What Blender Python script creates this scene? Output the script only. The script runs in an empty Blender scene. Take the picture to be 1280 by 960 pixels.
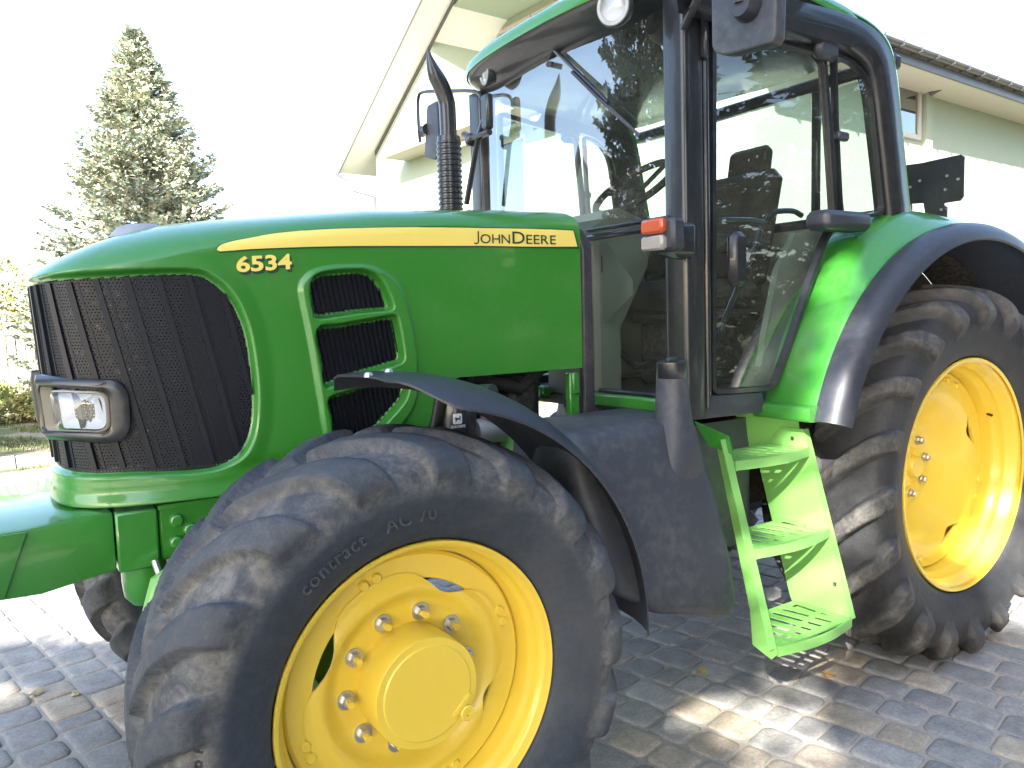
import bpy, math, random
import numpy as np
from mathutils import Vector, Matrix
from mathutils.bvhtree import BVHTree
random.seed(7); rng = np.random.default_rng(7)
R = math.radians
scene = bpy.context.scene
COL = scene.collection

# ------------------------------------------------------------------ camera
CAM = np.array([-.828, -2.691, 1.549]); YAW, PIT, ROL = R(33.36), R(5.065), R(-1.646); FPX = 971.6
fw = np.array([math.sin(YAW)*math.cos(PIT), math.cos(YAW)*math.cos(PIT), -math.sin(PIT)])
rt0 = np.array([math.cos(YAW), -math.sin(YAW), 0]); up0 = np.cross(rt0, fw)
rt = rt0*math.cos(ROL)+up0*math.sin(ROL); up = -rt0*math.sin(ROL)+up0*math.cos(ROL)
cd = bpy.data.cameras.new('camera'); cam = bpy.data.objects.new('camera', cd); COL.objects.link(cam)
cd.sensor_width = 36; cd.lens = FPX/1280*36; cd.clip_start = .05; cd.clip_end = 2000
m = Matrix(((rt[0], up[0], -fw[0], CAM[0]), (rt[1], up[1], -fw[1], CAM[1]), (rt[2], up[2], -fw[2], CAM[2]), (0, 0, 0, 1)))
cam.matrix_world = m; scene.camera = cam

def P(px, py, ax, v):
    """survey helper: point of a photo pixel on the real plane ax = v"""
    D = rt*(px-640)/FPX+up*(480-py)/FPX+fw; i = 'xyz'.index(ax); t = (v-CAM[i])/D[i]
    return tuple(CAM+t*D)
def PL(px, py, P0, N):
    D = rt*(px-640)/FPX+up*(480-py)/FPX+fw; N = np.array(N, float); t = ((np.array(P0)-CAM)@N)/(D@N)
    return tuple(CAM+t*D)

# ------------------------------------------------------------------ materials
def newmat(name):
    mt = bpy.data.materials.new(name); mt.use_nodes = True
    nt = mt.node_tree; return mt, nt, nt.nodes['Principled BSDF']
def N(nt, typ, **kw):
    n = nt.nodes.new(typ)
    for k, v in kw.items():
        if k.startswith('i_'): n.inputs[k[2:].replace('_', ' ')].default_value = v
        else: setattr(n, k, v)
    return n
def ramp(nt, src, stops):
    r = nt.nodes.new('ShaderNodeValToRGB'); e = r.color_ramp.elements
    e[0].position, e[0].color = stops[0][0], (*stops[0][1], 1) if len(stops[0][1]) == 3 else stops[0][1]
    e[1].position, e[1].color = stops[-1][0], (*stops[-1][1], 1)
    for p, c in stops[1:-1]:
        x = e.new(p); x.color = (*c, 1)
    nt.links.new(src, r.inputs[0]); return r.outputs[0]
def noise(nt, scale, detail=4, rough=.55, vec=None, dist=0):
    n = N(nt, 'ShaderNodeTexNoise'); n.inputs['Scale'].default_value = scale; n.inputs['Detail'].default_value = detail
    n.inputs['Roughness'].default_value = rough; n.inputs['Distortion'].default_value = dist
    tc = N(nt, 'ShaderNodeTexCoord'); nt.links.new(vec if vec else tc.outputs['Object'], n.inputs['Vector']); return n.outputs['Fac']
def mixc(nt, fac, a, b):
    x = N(nt, 'ShaderNodeMix', data_type='RGBA')
    for s, v in ((0, fac), (6, a), (7, b)):
        if hasattr(v, 'links') or hasattr(v, 'is_linked'): nt.links.new(v, x.inputs[s])
        else: x.inputs[s].default_value = v if s == 0 else (*v, 1)
    return x.outputs[2]
def bump(nt, h, strength, dist=.01):
    b = N(nt, 'ShaderNodeBump'); b.inputs['Strength'].default_value = strength; b.inputs['Distance'].default_value = dist
    nt.links.new(h, b.inputs['Height']); return b.outputs[0]
def paint(name, col, rough=.3, coat=.6, metal=0, dirt=(.25, .21, .16), dirt_amt=.25, nscale=5, bmp=.03, spec=.5, coatr=.08, trans=0):
    mt, nt, p = newmat(name)
    f = noise(nt, nscale, 6, .65)
    f2 = noise(nt, nscale*9, 3, .6)
    mm = N(nt, 'ShaderNodeMath', operation='MULTIPLY'); nt.links.new(f, mm.inputs[0]); nt.links.new(f2, mm.inputs[1])
    d = ramp(nt, mm.outputs[0], [(.22, (0, 0, 0)), (.5, (dirt_amt,)*3)])
    c = mixc(nt, d, col, dirt)
    nt.links.new(c, p.inputs['Base Color'])
    rr = ramp(nt, f, [(.3, (rough,)*3), (.75, (min(1, rough+.12),)*3)]); nt.links.new(rr, p.inputs['Roughness'])
    p.inputs['Metallic'].default_value = metal; p.inputs['Coat Weight'].default_value = coat; p.inputs['Coat Roughness'].default_value = coatr
    p.inputs['Specular IOR Level'].default_value = spec
    if bmp: nt.links.new(bump(nt, f2, bmp, .004), p.inputs['Normal'])
    return mt
M = {}
M['green'] = paint('green_paint', (.032, .21, .022), .32, .8, dirt_amt=.12, bmp=.015)
M['green_l'] = paint('light_green_paint', (.175, .42, .10), .4, .4, dirt_amt=.15, bmp=.03)
M['yellow'] = paint('yellow_paint', (.78, .555, .055), .34, .35, dirt=(.5, .36, .12), dirt_amt=.12, bmp=.02)
M['decal'] = paint('yellow_decal', (.88, .70, .16), .4, .2, dirt_amt=.03, bmp=0)
M['decal_g'] = paint('dark_green_decal', (.008, .05, .03), .4, .2, dirt_amt=.0, bmp=0)
M['black'] = paint('black_plastic', (.032, .036, .048), .36, 0, dirt=(.16, .15, .14), dirt_amt=.2, bmp=.05)
M['blackp'] = paint('black_paint', (.016, .017, .021), .3, .4, dirt=(.12, .11, .1), dirt_amt=.2, bmp=.02)
M['tank'] = paint('tank_plastic', (.042, .047, .058), .46, 0, dirt=(.2, .19, .18), dirt_amt=.35, nscale=3, bmp=.12)
M['seal'] = paint('rubber_seal', (.035, .037, .045), .6, 0, dirt_amt=.2)
M['dark'] = paint('engine_dark', (.018, .018, .018), .55, 0, dirt_amt=.5)
M['steel'] = paint('zinc_steel', (.6, .6, .58), .32, 0, metal=1, dirt_amt=.3, nscale=30)
M['alu'] = paint('cast_aluminium', (.42, .42, .41), .5, 0, metal=.6, dirt_amt=.4, nscale=20)
M['chrome'] = paint('reflector_metal', (.62, .63, .65), .55, .3, metal=.25, dirt_amt=0, bmp=0)
M['beige'] = paint('lamp_housing', (.5, .45, .36), .45, .2, dirt_amt=.1)
M['beigep'] = paint('cab_trim', (.19, .20, .165), .6, 0, dirt_amt=.2)
M['seatf'] = paint('seat_fabric', (.045, .038, .032), .9, 0, dirt=(.16, .13, .07), dirt_amt=.4, nscale=14, bmp=.3)
M['white'] = paint('white_print', (.8, .8, .8), .4, .1, dirt_amt=0, bmp=0)
M['mirror'] = paint('mirror_glass', (.8, .82, .85), .04, 0, metal=1, dirt_amt=0, bmp=0)
M['red'] = paint('red_paint', (.35, .02, .02), .4, .2)

def glassmat(name, tint, ior, add=.0, rough=0.0, dirty=.03):
    mt = bpy.data.materials.new(name); mt.use_nodes = True; nt = mt.node_tree; nt.nodes.clear()
    out = N(nt, 'ShaderNodeOutputMaterial'); tr = N(nt, 'ShaderNodeBsdfTransparent'); tr.inputs[0].default_value = (*tint, 1)
    gl = N(nt, 'ShaderNodeBsdfGlossy'); gl.inputs['Roughness'].default_value = rough; gl.inputs[0].default_value = (1, 1, 1, 1)
    ge = N(nt, 'ShaderNodeNewGeometry'); dt = N(nt, 'ShaderNodeVectorMath', operation='DOT_PRODUCT'); nt.links.new(ge.outputs['Incoming'], dt.inputs[0]); nt.links.new(ge.outputs['Normal'], dt.inputs[1])
    ab = N(nt, 'ShaderNodeMath', operation='ABSOLUTE'); nt.links.new(dt.outputs['Value'], ab.inputs[0]); om = N(nt, 'ShaderNodeMath', operation='SUBTRACT'); om.inputs[0].default_value = 1; nt.links.new(ab.outputs[0], om.inputs[1])
    pw = N(nt, 'ShaderNodeMath', operation='POWER'); pw.inputs[1].default_value = 4.2; nt.links.new(om.outputs[0], pw.inputs[0])
    ad = N(nt, 'ShaderNodeMath', operation='MULTIPLY_ADD'); ad.inputs[1].default_value = .9; ad.inputs[2].default_value = .05+add; nt.links.new(pw.outputs[0], ad.inputs[0])
    mx = N(nt, 'ShaderNodeMixShader'); nt.links.new(ad.outputs[0], mx.inputs[0]); nt.links.new(tr.outputs[0], mx.inputs[1]); nt.links.new(gl.outputs[0], mx.inputs[2])
    df = N(nt, 'ShaderNodeBsdfDiffuse'); df.inputs[0].default_value = (.5, .48, .42, 1)
    f = noise(nt, 6, 8, .7); d = ramp(nt, f, [(.35, (dirty*.3,)*3), (.8, (dirty*2.5,)*3)])
    m2 = N(nt, 'ShaderNodeMixShader'); nt.links.new(d, m2.inputs[0]); nt.links.new(mx.outputs[0], m2.inputs[1]); nt.links.new(df.outputs[0], m2.inputs[2])
    nt.links.new(m2.outputs[0], out.inputs[0]); return mt
M['glass'] = glassmat('cab_glass', (.80, .91, .87), 1.5, .04)
M['screen'] = glassmat('screen_glass', (.76, .86, .84), 1.5, .19)
M['wglass'] = glassmat('window_glass', (.5, .55, .55), 1.5, .15)
M['lens'] = glassmat('lens_glass', (.9, .93, .96), 1.5, .05, .12, .05)
M['orange'] = paint('orange_lens', (.50, .075, .02), .15, .8, dirt_amt=.1)
M['clearlens'] = paint('clear_lens', (.30, .28, .26), .15, .8, dirt_amt=.1)

def rubber(name, on_lugs, between, colr=((.034, .037, .046), (.062, .066, .078))):
    """bare rubber with dry mud: vertex attribute R = on a lug, G = tread zone (0 on the side wall)"""
    mt, nt, p = newmat(name)
    at = N(nt, 'ShaderNodeAttribute'); at.attribute_name = 'Col'; se = N(nt, 'ShaderNodeSeparateColor'); nt.links.new(at.outputs['Color'], se.inputs[0])
    f = noise(nt, 9, 8, .72, dist=.8); f2 = noise(nt, 45, 6, .7); f3 = noise(nt, 150, 3, .7)
    amt = N(nt, 'ShaderNodeMapRange'); amt.inputs[3].default_value = between; amt.inputs[4].default_value = on_lugs; nt.links.new(se.outputs[0], amt.inputs[0])
    def mul(a, b):
        m_ = N(nt, 'ShaderNodeMath', operation='MULTIPLY'); m_.use_clamp = True; nt.links.new(a, m_.inputs[0]); nt.links.new(b, m_.inputs[1]); return m_.outputs[0]
    w_ = mul(mul(amt.outputs[0], se.outputs[1]), ramp(nt, f, [(.38, (.08,)*3), (.60, (1,)*3)]))
    w_ = mul(w_, ramp(nt, f2, [(.32, (.35,)*3), (.6, (1,)*3)]))
    base = mixc(nt, ramp(nt, f2, [(.4, (0, 0, 0)), (.75, (.6, .6, .6))]), *colr)
    base = mixc(nt, ramp(nt, noise(nt, 2.5, 4), [(.45, (0, 0, 0)), (.7, (.35, .35, .35))]), base, (.12, .115, .11))
    dustc = mixc(nt, noise(nt, 4, 3), (.27, .235, .185), (.19, .185, .18))
    nt.links.new(mixc(nt, w_, base, dustc), p.inputs['Base Color'])
    p.inputs['Roughness'].default_value = .6; p.inputs['Specular IOR Level'].default_value = .45
    hh = N(nt, 'ShaderNodeMath', operation='ADD'); nt.links.new(f2, hh.inputs[0]); nt.links.new(mul(f3, se.outputs[1]), hh.inputs[1])
    nt.links.new(bump(nt, hh.outputs[0], .45, .006), p.inputs['Normal'])
    return mt

# ------------------------------------------------------------------ mesh builder
class MB:
    def __init__(s): s.v = []; s.f = []
    def add(s, vs, fs):
        o = len(s.v); s.v += [tuple(map(float, v)) for v in vs]; s.f += [tuple(i+o for i in f) for f in fs]; return s
    def box(s, c, d, rot=None, ch=0):
        hx, hy, hz = d[0]/2, d[1]/2, d[2]/2
        ch = min(ch, hx*.9, hy*.9, hz*.9)
        if ch <= 0:
            vs = [Vector((x, y, z)) for x in (-hx, hx) for y in (-hy, hy) for z in (-hz, hz)]
            fs = [(0, 1, 3, 2), (4, 6, 7, 5), (0, 4, 5, 1), (2, 3, 7, 6), (0, 2, 6, 4), (1, 5, 7, 3)]
        else:
            vs = []
            for x in (-1, 1):
                for y in (-1, 1):
                    for z in (-1, 1):
                        vs += [Vector((x*hx, y*(hy-ch), z*(hz-ch))), Vector((x*(hx-ch), y*hy, z*(hz-ch))), Vector((x*(hx-ch), y*(hy-ch), z*hz))]
            I = lambda x, y, z, k: (x*4+y*2+z)*3+k
            fs = [(I(0,0,0,0), I(0,0,1,0), I(0,1,1,0), I(0,1,0,0)), (I(1,0,0,0), I(1,1,0,0), I(1,1,1,0), I(1,0,1,0)),
                  (I(0,0,0,1), I(1,0,0,1), I(1,0,1,1), I(0,0,1,1)), (I(0,1,0,1), I(0,1,1,1), I(1,1,1,1), I(1,1,0,1)),
                  (I(0,0,0,2), I(0,1,0,2), I(1,1,0,2), I(1,0,0,2)), (I(0,0,1,2), I(1,0,1,2), I(1,1,1,2), I(0,1,1,2))]
            for a in (0, 1):
                for b in (0, 1):
                    fs += [(I(a,b,0,0), I(a,b,0,1), I(a,b,1,1), I(a,b,1,0)), (I(a,0,b,0), I(a,0,b,2), I(a,1,b,2), I(a,1,b,0)), (I(0,a,b,1), I(0,a,b,2), I(1,a,b,2), I(1,a,b,1))]
            for x in (0, 1):
                for y in (0, 1):
                    for z in (0, 1): fs.append((I(x,y,z,0), I(x,y,z,1), I(x,y,z,2)))
        if rot is not None: vs = [rot @ v for v in vs]
        c = Vector(c); return s.add([v+c for v in vs], fs)
    def tube(s, pts, r, n=10, cap=True, closed=False):
        pts = [Vector(p) for p in pts]; m_ = len(pts); rr = r if hasattr(r, '__len__') else [r]*m_
        T = []
        for i in range(m_):
            a = pts[i-1] if (i or closed) else pts[i]; b = pts[(i+1) % m_] if (i < m_-1 or closed) else pts[i]
            T.append((b-a).normalized())
        ref = Vector((0, 0, 1)) if abs(T[0].z) < .9 else Vector((1, 0, 0)); u = T[0].cross(ref).normalized()
        vs = []
        for i in range(m_):
            u = (u-T[i]*u.dot(T[i])).normalized(); w = T[i].cross(u)
            for k in range(n):
                a = 2*math.pi*k/n; vs.append(pts[i]+(u*math.cos(a)+w*math.sin(a))*rr[i])
        fs = []
        for i in range(m_ if closed else m_-1):
            j = (i+1) % m_
            for k in range(n): fs.append((i*n+k, i*n+(k+1) % n, j*n+(k+1) % n, j*n+k))
        if cap and not closed: fs += [tuple(range(n))[::-1], tuple((m_-1)*n+k for k in range(n))]
        return s.add(vs, fs)
    def sweep(s, pts, sec, side=(0, 1, 0), closed=False, cap=True):
        """sec: closed 2D outline (a along side, b along normal)"""
        pts = [Vector(p) for p in pts]; side = Vector(side); m_ = len(pts); n = len(sec); vs = []
        for i in range(m_):
            a = pts[i-1] if (i or closed) else pts[i]; b = pts[(i+1) % m_] if (i < m_-1 or closed) else pts[i]
            t = (b-a).normalized(); sd = (side-t*side.dot(t)).normalized(); nn = sd.cross(t)
            vs += [pts[i]+sd*p+nn*q for p, q in sec]
        fs = []
        for i in range(m_ if closed else m_-1):
            j = (i+1) % m_
            for k in range(n): fs.append((i*n+k, i*n+(k+1) % n, j*n+(k+1) % n, j*n+k))
        if cap and not closed: fs += [tuple(range(n))[::-1], tuple((m_-1)*n+k for k in range(n))]
        return s.add(vs, fs)
    def prism(s, outline, off):
        """closed 3D outline extruded by vector off"""
        n = len(outline); o = Vector(off); vs = [Vector(p) for p in outline]; vs += [v+o for v in vs]
        fs = [tuple(range(n))[::-1], tuple(range(n, 2*n))]+[(i, (i+1) % n, n+(i+1) % n, n+i) for i in range(n)]
        return s.add(vs, fs)
    def lathe(s, prof, c=(0, 0, 0), n=48, axis='y', closed=False):
        """prof: (r, a) with a along the axis"""
        vs = []; m_ = len(prof)
        for k in range(n):
            t = 2*math.pi*k/n; cs, sn = math.cos(t), math.sin(t)
            for r, a in prof:
                if axis == 'y': vs.append((c[0]+r*cs, c[1]+a, c[2]+r*sn))
                elif axis == 'z': vs.append((c[0]+r*cs, c[1]+r*sn, c[2]+a))
                else: vs.append((c[0]+a, c[1]+r*cs, c[2]+r*sn))
        fs = []
        for k in range(n):
            j = (k+1) % n
            for i in range(m_ if closed else m_-1):
                i2 = (i+1) % m_; fs.append((k*m_+i, k*m_+i2, j*m_+i2, j*m_+i))
        return s.add(vs, fs)
    def grid(s, A, mask=None, wrap_u=False):
        """A: array (nu, nv, 3)"""
        nu, nv = A.shape[:2]; vs = A.reshape(-1, 3); fs = []
        for i in range(nu if wrap_u else nu-1):
            j = (i+1) % nu
            for k in range(nv-1):
                if mask is None or mask[i, k]: fs.append((i*nv+k, j*nv+k, j*nv+k+1, i*nv+k+1))
        return s.add(vs, fs)

WL = {}
def obj(name, mb, mat, parent=None, smooth=None, bev=0, seg=2, sub=0, clean=False):
    me = bpy.data.meshes.new(name)
    off = WL.get(parent.name, Vector((0, 0, 0))) if parent else Vector((0, 0, 0))
    V = [(v[0]-off.x, v[1]-off.y, v[2]-off.z) for v in mb.v]
    me.from_pydata(V, [], mb.f); me.validate()
    import bmesh
    bm = bmesh.new(); bm.from_mesh(me)
    if clean:
        loose = [v for v in bm.verts if not v.link_faces]; bmesh.ops.delete(bm, geom=loose, context='VERTS')
    bmesh.ops.recalc_face_normals(bm, faces=bm.faces)
    if bev: bmesh.ops.bevel(bm, geom=[e for e in bm.edges if len(e.link_faces) == 2 and e.calc_face_angle() > .6], offset=bev, segments=seg, affect='EDGES', profile=.6, clamp_overlap=True)
    bm.to_mesh(me); bm.free()
    if smooth is None: smooth = 40
    if smooth:
        me.shade_smooth()
        if smooth < 180: me.set_sharp_from_angle(angle=R(smooth))
    for mt in (mat if isinstance(mat, (list, tuple)) else [mat]): me.materials.append(mt if not isinstance(mt, str) else M[mt])
    o = bpy.data.objects.new(name, me); COL.objects.link(o)
    if parent: o.parent = parent
    WL[o.name] = off.copy() if parent else Vector((0, 0, 0))
    if sub:
        md = o.modifiers.new('sub', 'SUBSURF'); md.levels = md.render_levels = sub
    return o
def empty(name, loc=(0, 0, 0), parent=None):
    o = bpy.data.objects.new(name, None); COL.objects.link(o); off = WL.get(parent.name, Vector()) if parent else Vector()
    o.location = Vector(loc)-off; o.empty_display_size = .1
    if parent: o.parent = parent
    WL[o.name] = Vector(loc); return o
def tag(o, label=None, cat=None, group=None, kind=None):
    if label: o['label'] = label
    if cat: o['category'] = cat
    if group: o['group'] = group
    if kind: o['kind'] = kind
    return o
def copy_tree(o, parent=None, loc=None, rz=None):
    c = o.copy(); COL.objects.link(c); c.parent = parent; WL[c.name] = WL[o.name].copy()
    if loc is not None: c.location = loc
    if rz is not None: c.rotation_euler.z = rz
    for ch in list(o.children): copy_tree(ch, c)
    return c
def sm(x, a, b):
    t = np.clip((x-a)/(b-a), 0, 1); return t*t*(3-2*t)
def catmull(pts, n=8, closed=False):
    pts = [np.array(p, float) for p in pts]; out = []; m_ = len(pts)
    for i in range(m_ if closed else m_-1):
        p1, p2 = pts[i], pts[(i+1) % m_]
        p0 = pts[i-1] if (i or closed) else 2*p1-p2; p3 = pts[(i+2) % m_] if (i+2 < m_ or closed) else 2*p2-p1
        for k in range(n):
            t = k/n; out.append(.5*((2*p1)+(-p0+p2)*t+(2*p0-5*p1+4*p2-p3)*t*t+(-p0+3*p1-3*p2+p3)*t**3))
    if not closed: out.append(pts[-1])
    return np.array(out)
def roundpoly(pts, r, n=5):
    """round the corners of a closed 2D/3D outline"""
    pts = [np.array(p, float) for p in pts]; out = []; m_ = len(pts)
    for i in range(m_):
        a, b, c = pts[i-1], pts[i], pts[(i+1) % m_]; rr = r[i] if hasattr(r, '__len__') else r
        u = a-b; w = c-b; lu, lw = np.linalg.norm(u), np.linalg.norm(w); d = min(rr, lu*.45, lw*.45)
        if d < 1e-5: out.append(b); continue
        p, q = b+u/lu*d, b+w/lw*d
        for k in range(n+1):
            t = k/n; out.append((1-t)**2*p+2*t*(1-t)*b+t*t*q)
    return np.array(out)
def sdf(px, pz, poly):
    """signed distance to a closed polygon (inside negative)"""
    sh = px.shape; x = px.ravel(); z = pz.ravel(); d = np.full(x.shape, 1e9); ins = np.zeros(x.shape, bool); n = len(poly)
    for i in range(n):
        ax, az = poly[i]; bx, bz = poly[(i+1) % n]; ex, ez = bx-ax, bz-az
        t = np.clip(((x-ax)*ex+(z-az)*ez)/(ex*ex+ez*ez+1e-12), 0, 1)
        d = np.minimum(d, (x-ax-t*ex)**2+(z-az-t*ez)**2)
        c = ((az > z) != (bz > z)) & (x < (bx-ax)*(z-az)/(bz-az+1e-12)+ax); ins ^= c
    d = np.sqrt(d); return np.where(ins, -d, d).reshape(sh)
def text_mesh(body, size, spacing=1.0, offset=0, extrude=.001, shear=0):
    """returns (verts Nx3 in text plane x,y,z, faces)"""
    cu = bpy.data.curves.new('t', 'FONT'); cu.body = body; cu.size = size; cu.space_character = spacing; cu.offset = offset; cu.extrude = extrude; cu.shear = shear
    cu.resolution_u = 4
    o = bpy.data.objects.new('t', cu); COL.objects.link(o); bpy.context.view_layer.update()
    me = o.evaluated_get(bpy.context.evaluated_depsgraph_get()).to_mesh()
    V = np.array([v.co[:] for v in me.vertices]); F = [tuple(p.vertices) for p in me.polygons]
    o.to_mesh_clear(); bpy.data.objects.remove(o); bpy.data.curves.remove(cu); return V, F

# ================================================================== TRACTOR
AX = 2.65
trac = empty('tractor', (1.3, 0, 0))
tag(trac, 'large green farm tractor with yellow wheels and a glazed black-framed cab on the paved yard', 'tractor')

# ---------------------------------------------------------------- hood
half = [(-.752, 0), (-.749, -.10), (-.735, -.18), (-.705, -.255), (-.655, -.31), (-.58, -.345), (-.45, -.37), (-.25, -.392), (0, -.408), (.3, -.417), (.7, -.42), (.985, -.42)]
hc = catmull(half, 24)
seg = np.r_[0, np.cumsum(np.linalg.norm(np.diff(hc, axis=0), axis=1))]; SL = seg[-1]
def plan(s):
    a = np.abs(s); x = np.interp(a, seg, hc[:, 0]); y = np.interp(a, seg, hc[:, 1]); return x, np.where(s >= 0, y, -y)   # s>0: near side
def s_of_x(x): return float(np.interp(x, hc[30:, 0], seg[30:]))
zb_of = lambda x: 1.055+.29*sm(x, .22, .46)+.0*x
zs_of = lambda x: np.interp(x, [-.76, -.6, -.4, 0, .5, 1.0], [1.685, 1.705, 1.74, 1.795, 1.832, 1.842])
zt_of = lambda x: np.interp(x, [-.76, -.5, -.3, .2, .7, 1.0], [1.80, 1.84, 1.872, 1.922, 1.945, 1.952])
lean = lambda z: .05*np.clip((1.69-z), 0, 1)*1.0          # nose leans back towards the bottom
# grille opening outline in (s, z): surveyed on the near side, mirrored
gp = [(0, 1.682)]
for px, py, yy in [(110, 336, -.33), (180, 336, -.375), (235, 339, -.385), (268, 350, -.392), (292, 374, -.396), (309, 412, -.398), (318, 460, -.40), (321, 500, -.40), (318, 540, -.40), (305, 568, -.40), (280, 583, -.40), (240, 590, -.39), (160, 596, -.36)]:
    q = P(px, py, 'y', yy); gp.append((s_of_x(q[0]-float(lean(q[2]))*.6), q[2]))
gp[1] = (.24, 1.684); gp[2] = (.40, 1.688)
gp.append((0, 1.150)); gp[-2] = (gp[-2][0], 1.145)
GR = catmull(gp[1:-1], 4)
GR = np.vstack([[0, 1.682], GR, [0, 1.150]]); GR = np.vstack([GR, [(-a, b) for a, b in GR[::-1][1:-1]]])
# side vent frame outline and its three openings
def vt(L): return [(s_of_x(q[0]), q[2]) for q in (P(a, b, 'y', -.412) for a, b in L)]
VF = catmull(vt([(374, 365), (379, 348), (395, 336), (430, 331), (465, 333), (488, 345), (503, 365), (515, 405), (521, 440), (522, 470), (520, 500), (505, 528), (470, 560), (420, 565), (404, 548), (395, 490), (384, 420)]), 5, True)
VO = [catmull(vt(l), 4, True) for l in (
    [(389, 365), (392, 350), (402, 343), (425, 339), (455, 339), (470, 347), (480, 362), (487, 380), (484, 386), (450, 389), (400, 396), (393, 390)],
    [(397, 413), (425, 407), (470, 399), (490, 396), (495, 405), (501, 440), (499, 451), (480, 458), (440, 470), (412, 481), (405, 480), (402, 455)],
    [(411, 499), (440, 489), (480, 475), (500, 468), (506, 475), (505, 495), (490, 515), (460, 545), (430, 556), (417, 545), (413, 520)])]
sv = np.r_[np.linspace(-SL, -1.45, 24)[:-1], np.linspace(-1.45, -.25, 170)[:-1], np.linspace(-.25, 1.42, 500)[:-1], np.linspace(1.42, SL, 50)]; nu = len(sv); xs, ys = plan(sv)
tx = np.gradient(xs, sv); ty = np.gradient(ys, sv); nl = np.hypot(tx, ty); nx, ny = -ty/nl, tx/nl
sgn = np.where(nx*(xs-.3)+ny*ys < 0, -1, 1); nx, ny = nx*sgn, ny*sgn
nv = 180; nt_ = 14
vv = np.linspace(0, 1, nv)
S = np.repeat(sv[:, None], nv, 1); Zb = zb_of(xs); Zs = zs_of(xs)
Z = Zb[:, None]+(Zs-Zb)[:, None]*vv[None]
dG = sdf(S, Z, GR); dV = sdf(S, Z, VF); dO = np.minimum.reduce([sdf(S, Z, o) for o in VO])
dVm = sdf(-S, Z, VF); dOm = np.minimum.reduce([sdf(-S, Z, o) for o in VO])
dV = np.where(S > 0, dV, dVm); dO = np.where(S > 0, dO, dOm)
D = -.022*(1-sm(dG, -.006, .012)) + .006*(1-sm(dG, .012, .06))
D += .013*(1-sm(dV, -.012, .003)) - .040*(1-sm(dO, -.004, .009))
# soft crease line along the side and lower lip
D += .010*(1-sm(Z-Zb[:, None], .0, .05))*(S*0+1)*(xs[:, None] < .3) - .006*np.exp(-((Z-Zb[:, None]-.075)/.02)**2)*(xs[:, None] < .15)
X = xs[:, None]+nx[:, None]*D+lean(Z)*np.clip(1-(xs[:, None]+.75)/1.0, 0, 1); Y = ys[:, None]+ny[:, None]*D
side = np.stack([X, Y, Z], -1)
xc = np.maximum(xs, -.33); ph = np.linspace(0, math.pi/2, nt_+1)[1:]
ne = np.interp(xs, [-.75, -.55, -.2, .4], [1.3, 1.5, 2.0, 2.6])
top = np.zeros((nu, nt_, 3))
for j, a in enumerate(ph):
    cx, sx = math.cos(a)**1, math.sin(a)**1
    e = 2/ne; hx = cx**e; vz = sx**e
    top[:, j, 0] = xc+(xs-xc)*hx; top[:, j, 1] = ys*hx; top[:, j, 2] = Zs+(zt_of(xc)-Zs)*vz
lip = side[:, :1]+np.stack([-nx*.02, -ny*.02, nx*0], -1)[:, None]
A = np.concatenate([lip, side, top], 1)
mask = np.ones((nu-1, A.shape[1]-1), bool)
kill = ((dG < -.008) | (dO < -.006)); kk = kill[:-1, :-1] & kill[1:, :-1] & kill[:-1, 1:] & kill[1:, 1:]
mask[:, 1:nv] &= ~kk
hood = obj('hood', MB().grid(A, mask), 'green', trac, smooth=180, clean=True)
hoodbvh = BVHTree.FromPolygons([Vector(v) for v in A.reshape(-1, 3)], [(i*A.shape[1]+k, (i+1)*A.shape[1]+k, (i+1)*A.shape[1]+k+1, i*A.shape[1]+k+1) for i in range(int(np.searchsorted(sv, .02)), nu-1) for k in range(A.shape[1]-1)])
def on_hood(x, z, off=.0015):
    h = hoodbvh.ray_cast(Vector((x, -2, z)), Vector((0, 1, 0)))
    n = h[1]; n = n if n.y < 0 else -n
    return h[0]+n*off
# cowl bump on the hood top
hz_ = hoodbvh.ray_cast(Vector((-.43, -.06, 3)), Vector((0, 0, -1)))[0].z
obj('hood_latch', MB().lathe([(0, .012), (.05, .010), (.075, .0), (.10, -.03)], (-.43, -.06, hz_), 24, 'z'), 'alu', trac)

# grille mesh
mt, nt, p = newmat('grille_mesh'); p.inputs['Base Color'].default_value = (.010, .012, .019, 1); p.inputs['Specular IOR Level'].default_value = .35; p.inputs['Roughness'].default_value = .4
uvn = N(nt, 'ShaderNodeUVMap'); mp = N(nt, 'ShaderNodeMapping'); mp.inputs['Scale'].default_value = (1/.0100, 1/.0087, 1); nt.links.new(uvn.outputs[0], mp.inputs[0])
sx = N(nt, 'ShaderNodeSeparateXYZ'); nt.links.new(mp.outputs[0], sx.inputs[0])
def mth(op, a, b=None):
    n = N(nt, 'ShaderNodeMath', operation=op)
    for i, v in enumerate((a, b)):
        if v is None: continue
        if isinstance(v, (int, float)): n.inputs[i].default_value = v
        else: nt.links.new(v, n.inputs[i])
    return n.outputs[0]
row = mth('FLOOR', sx.outputs[1]); odd = mth('MULTIPLY', mth('MODULO', row, 2), .5)
fx = mth('SUBTRACT', mth('FRACT', mth('ADD', sx.outputs[0], odd)), .5); fy = mth('SUBTRACT', mth('FRACT', sx.outputs[1]), .5)
rr = mth('SQRT', mth('ADD', mth('MULTIPLY', fx, fx), mth('MULTIPLY', fy, fy)))
hole = mth('LESS_THAN', rr, .21); nt.links.new(mth('SUBTRACT', 1, hole), p.inputs['Alpha'])
M['grille'] = mt
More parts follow.
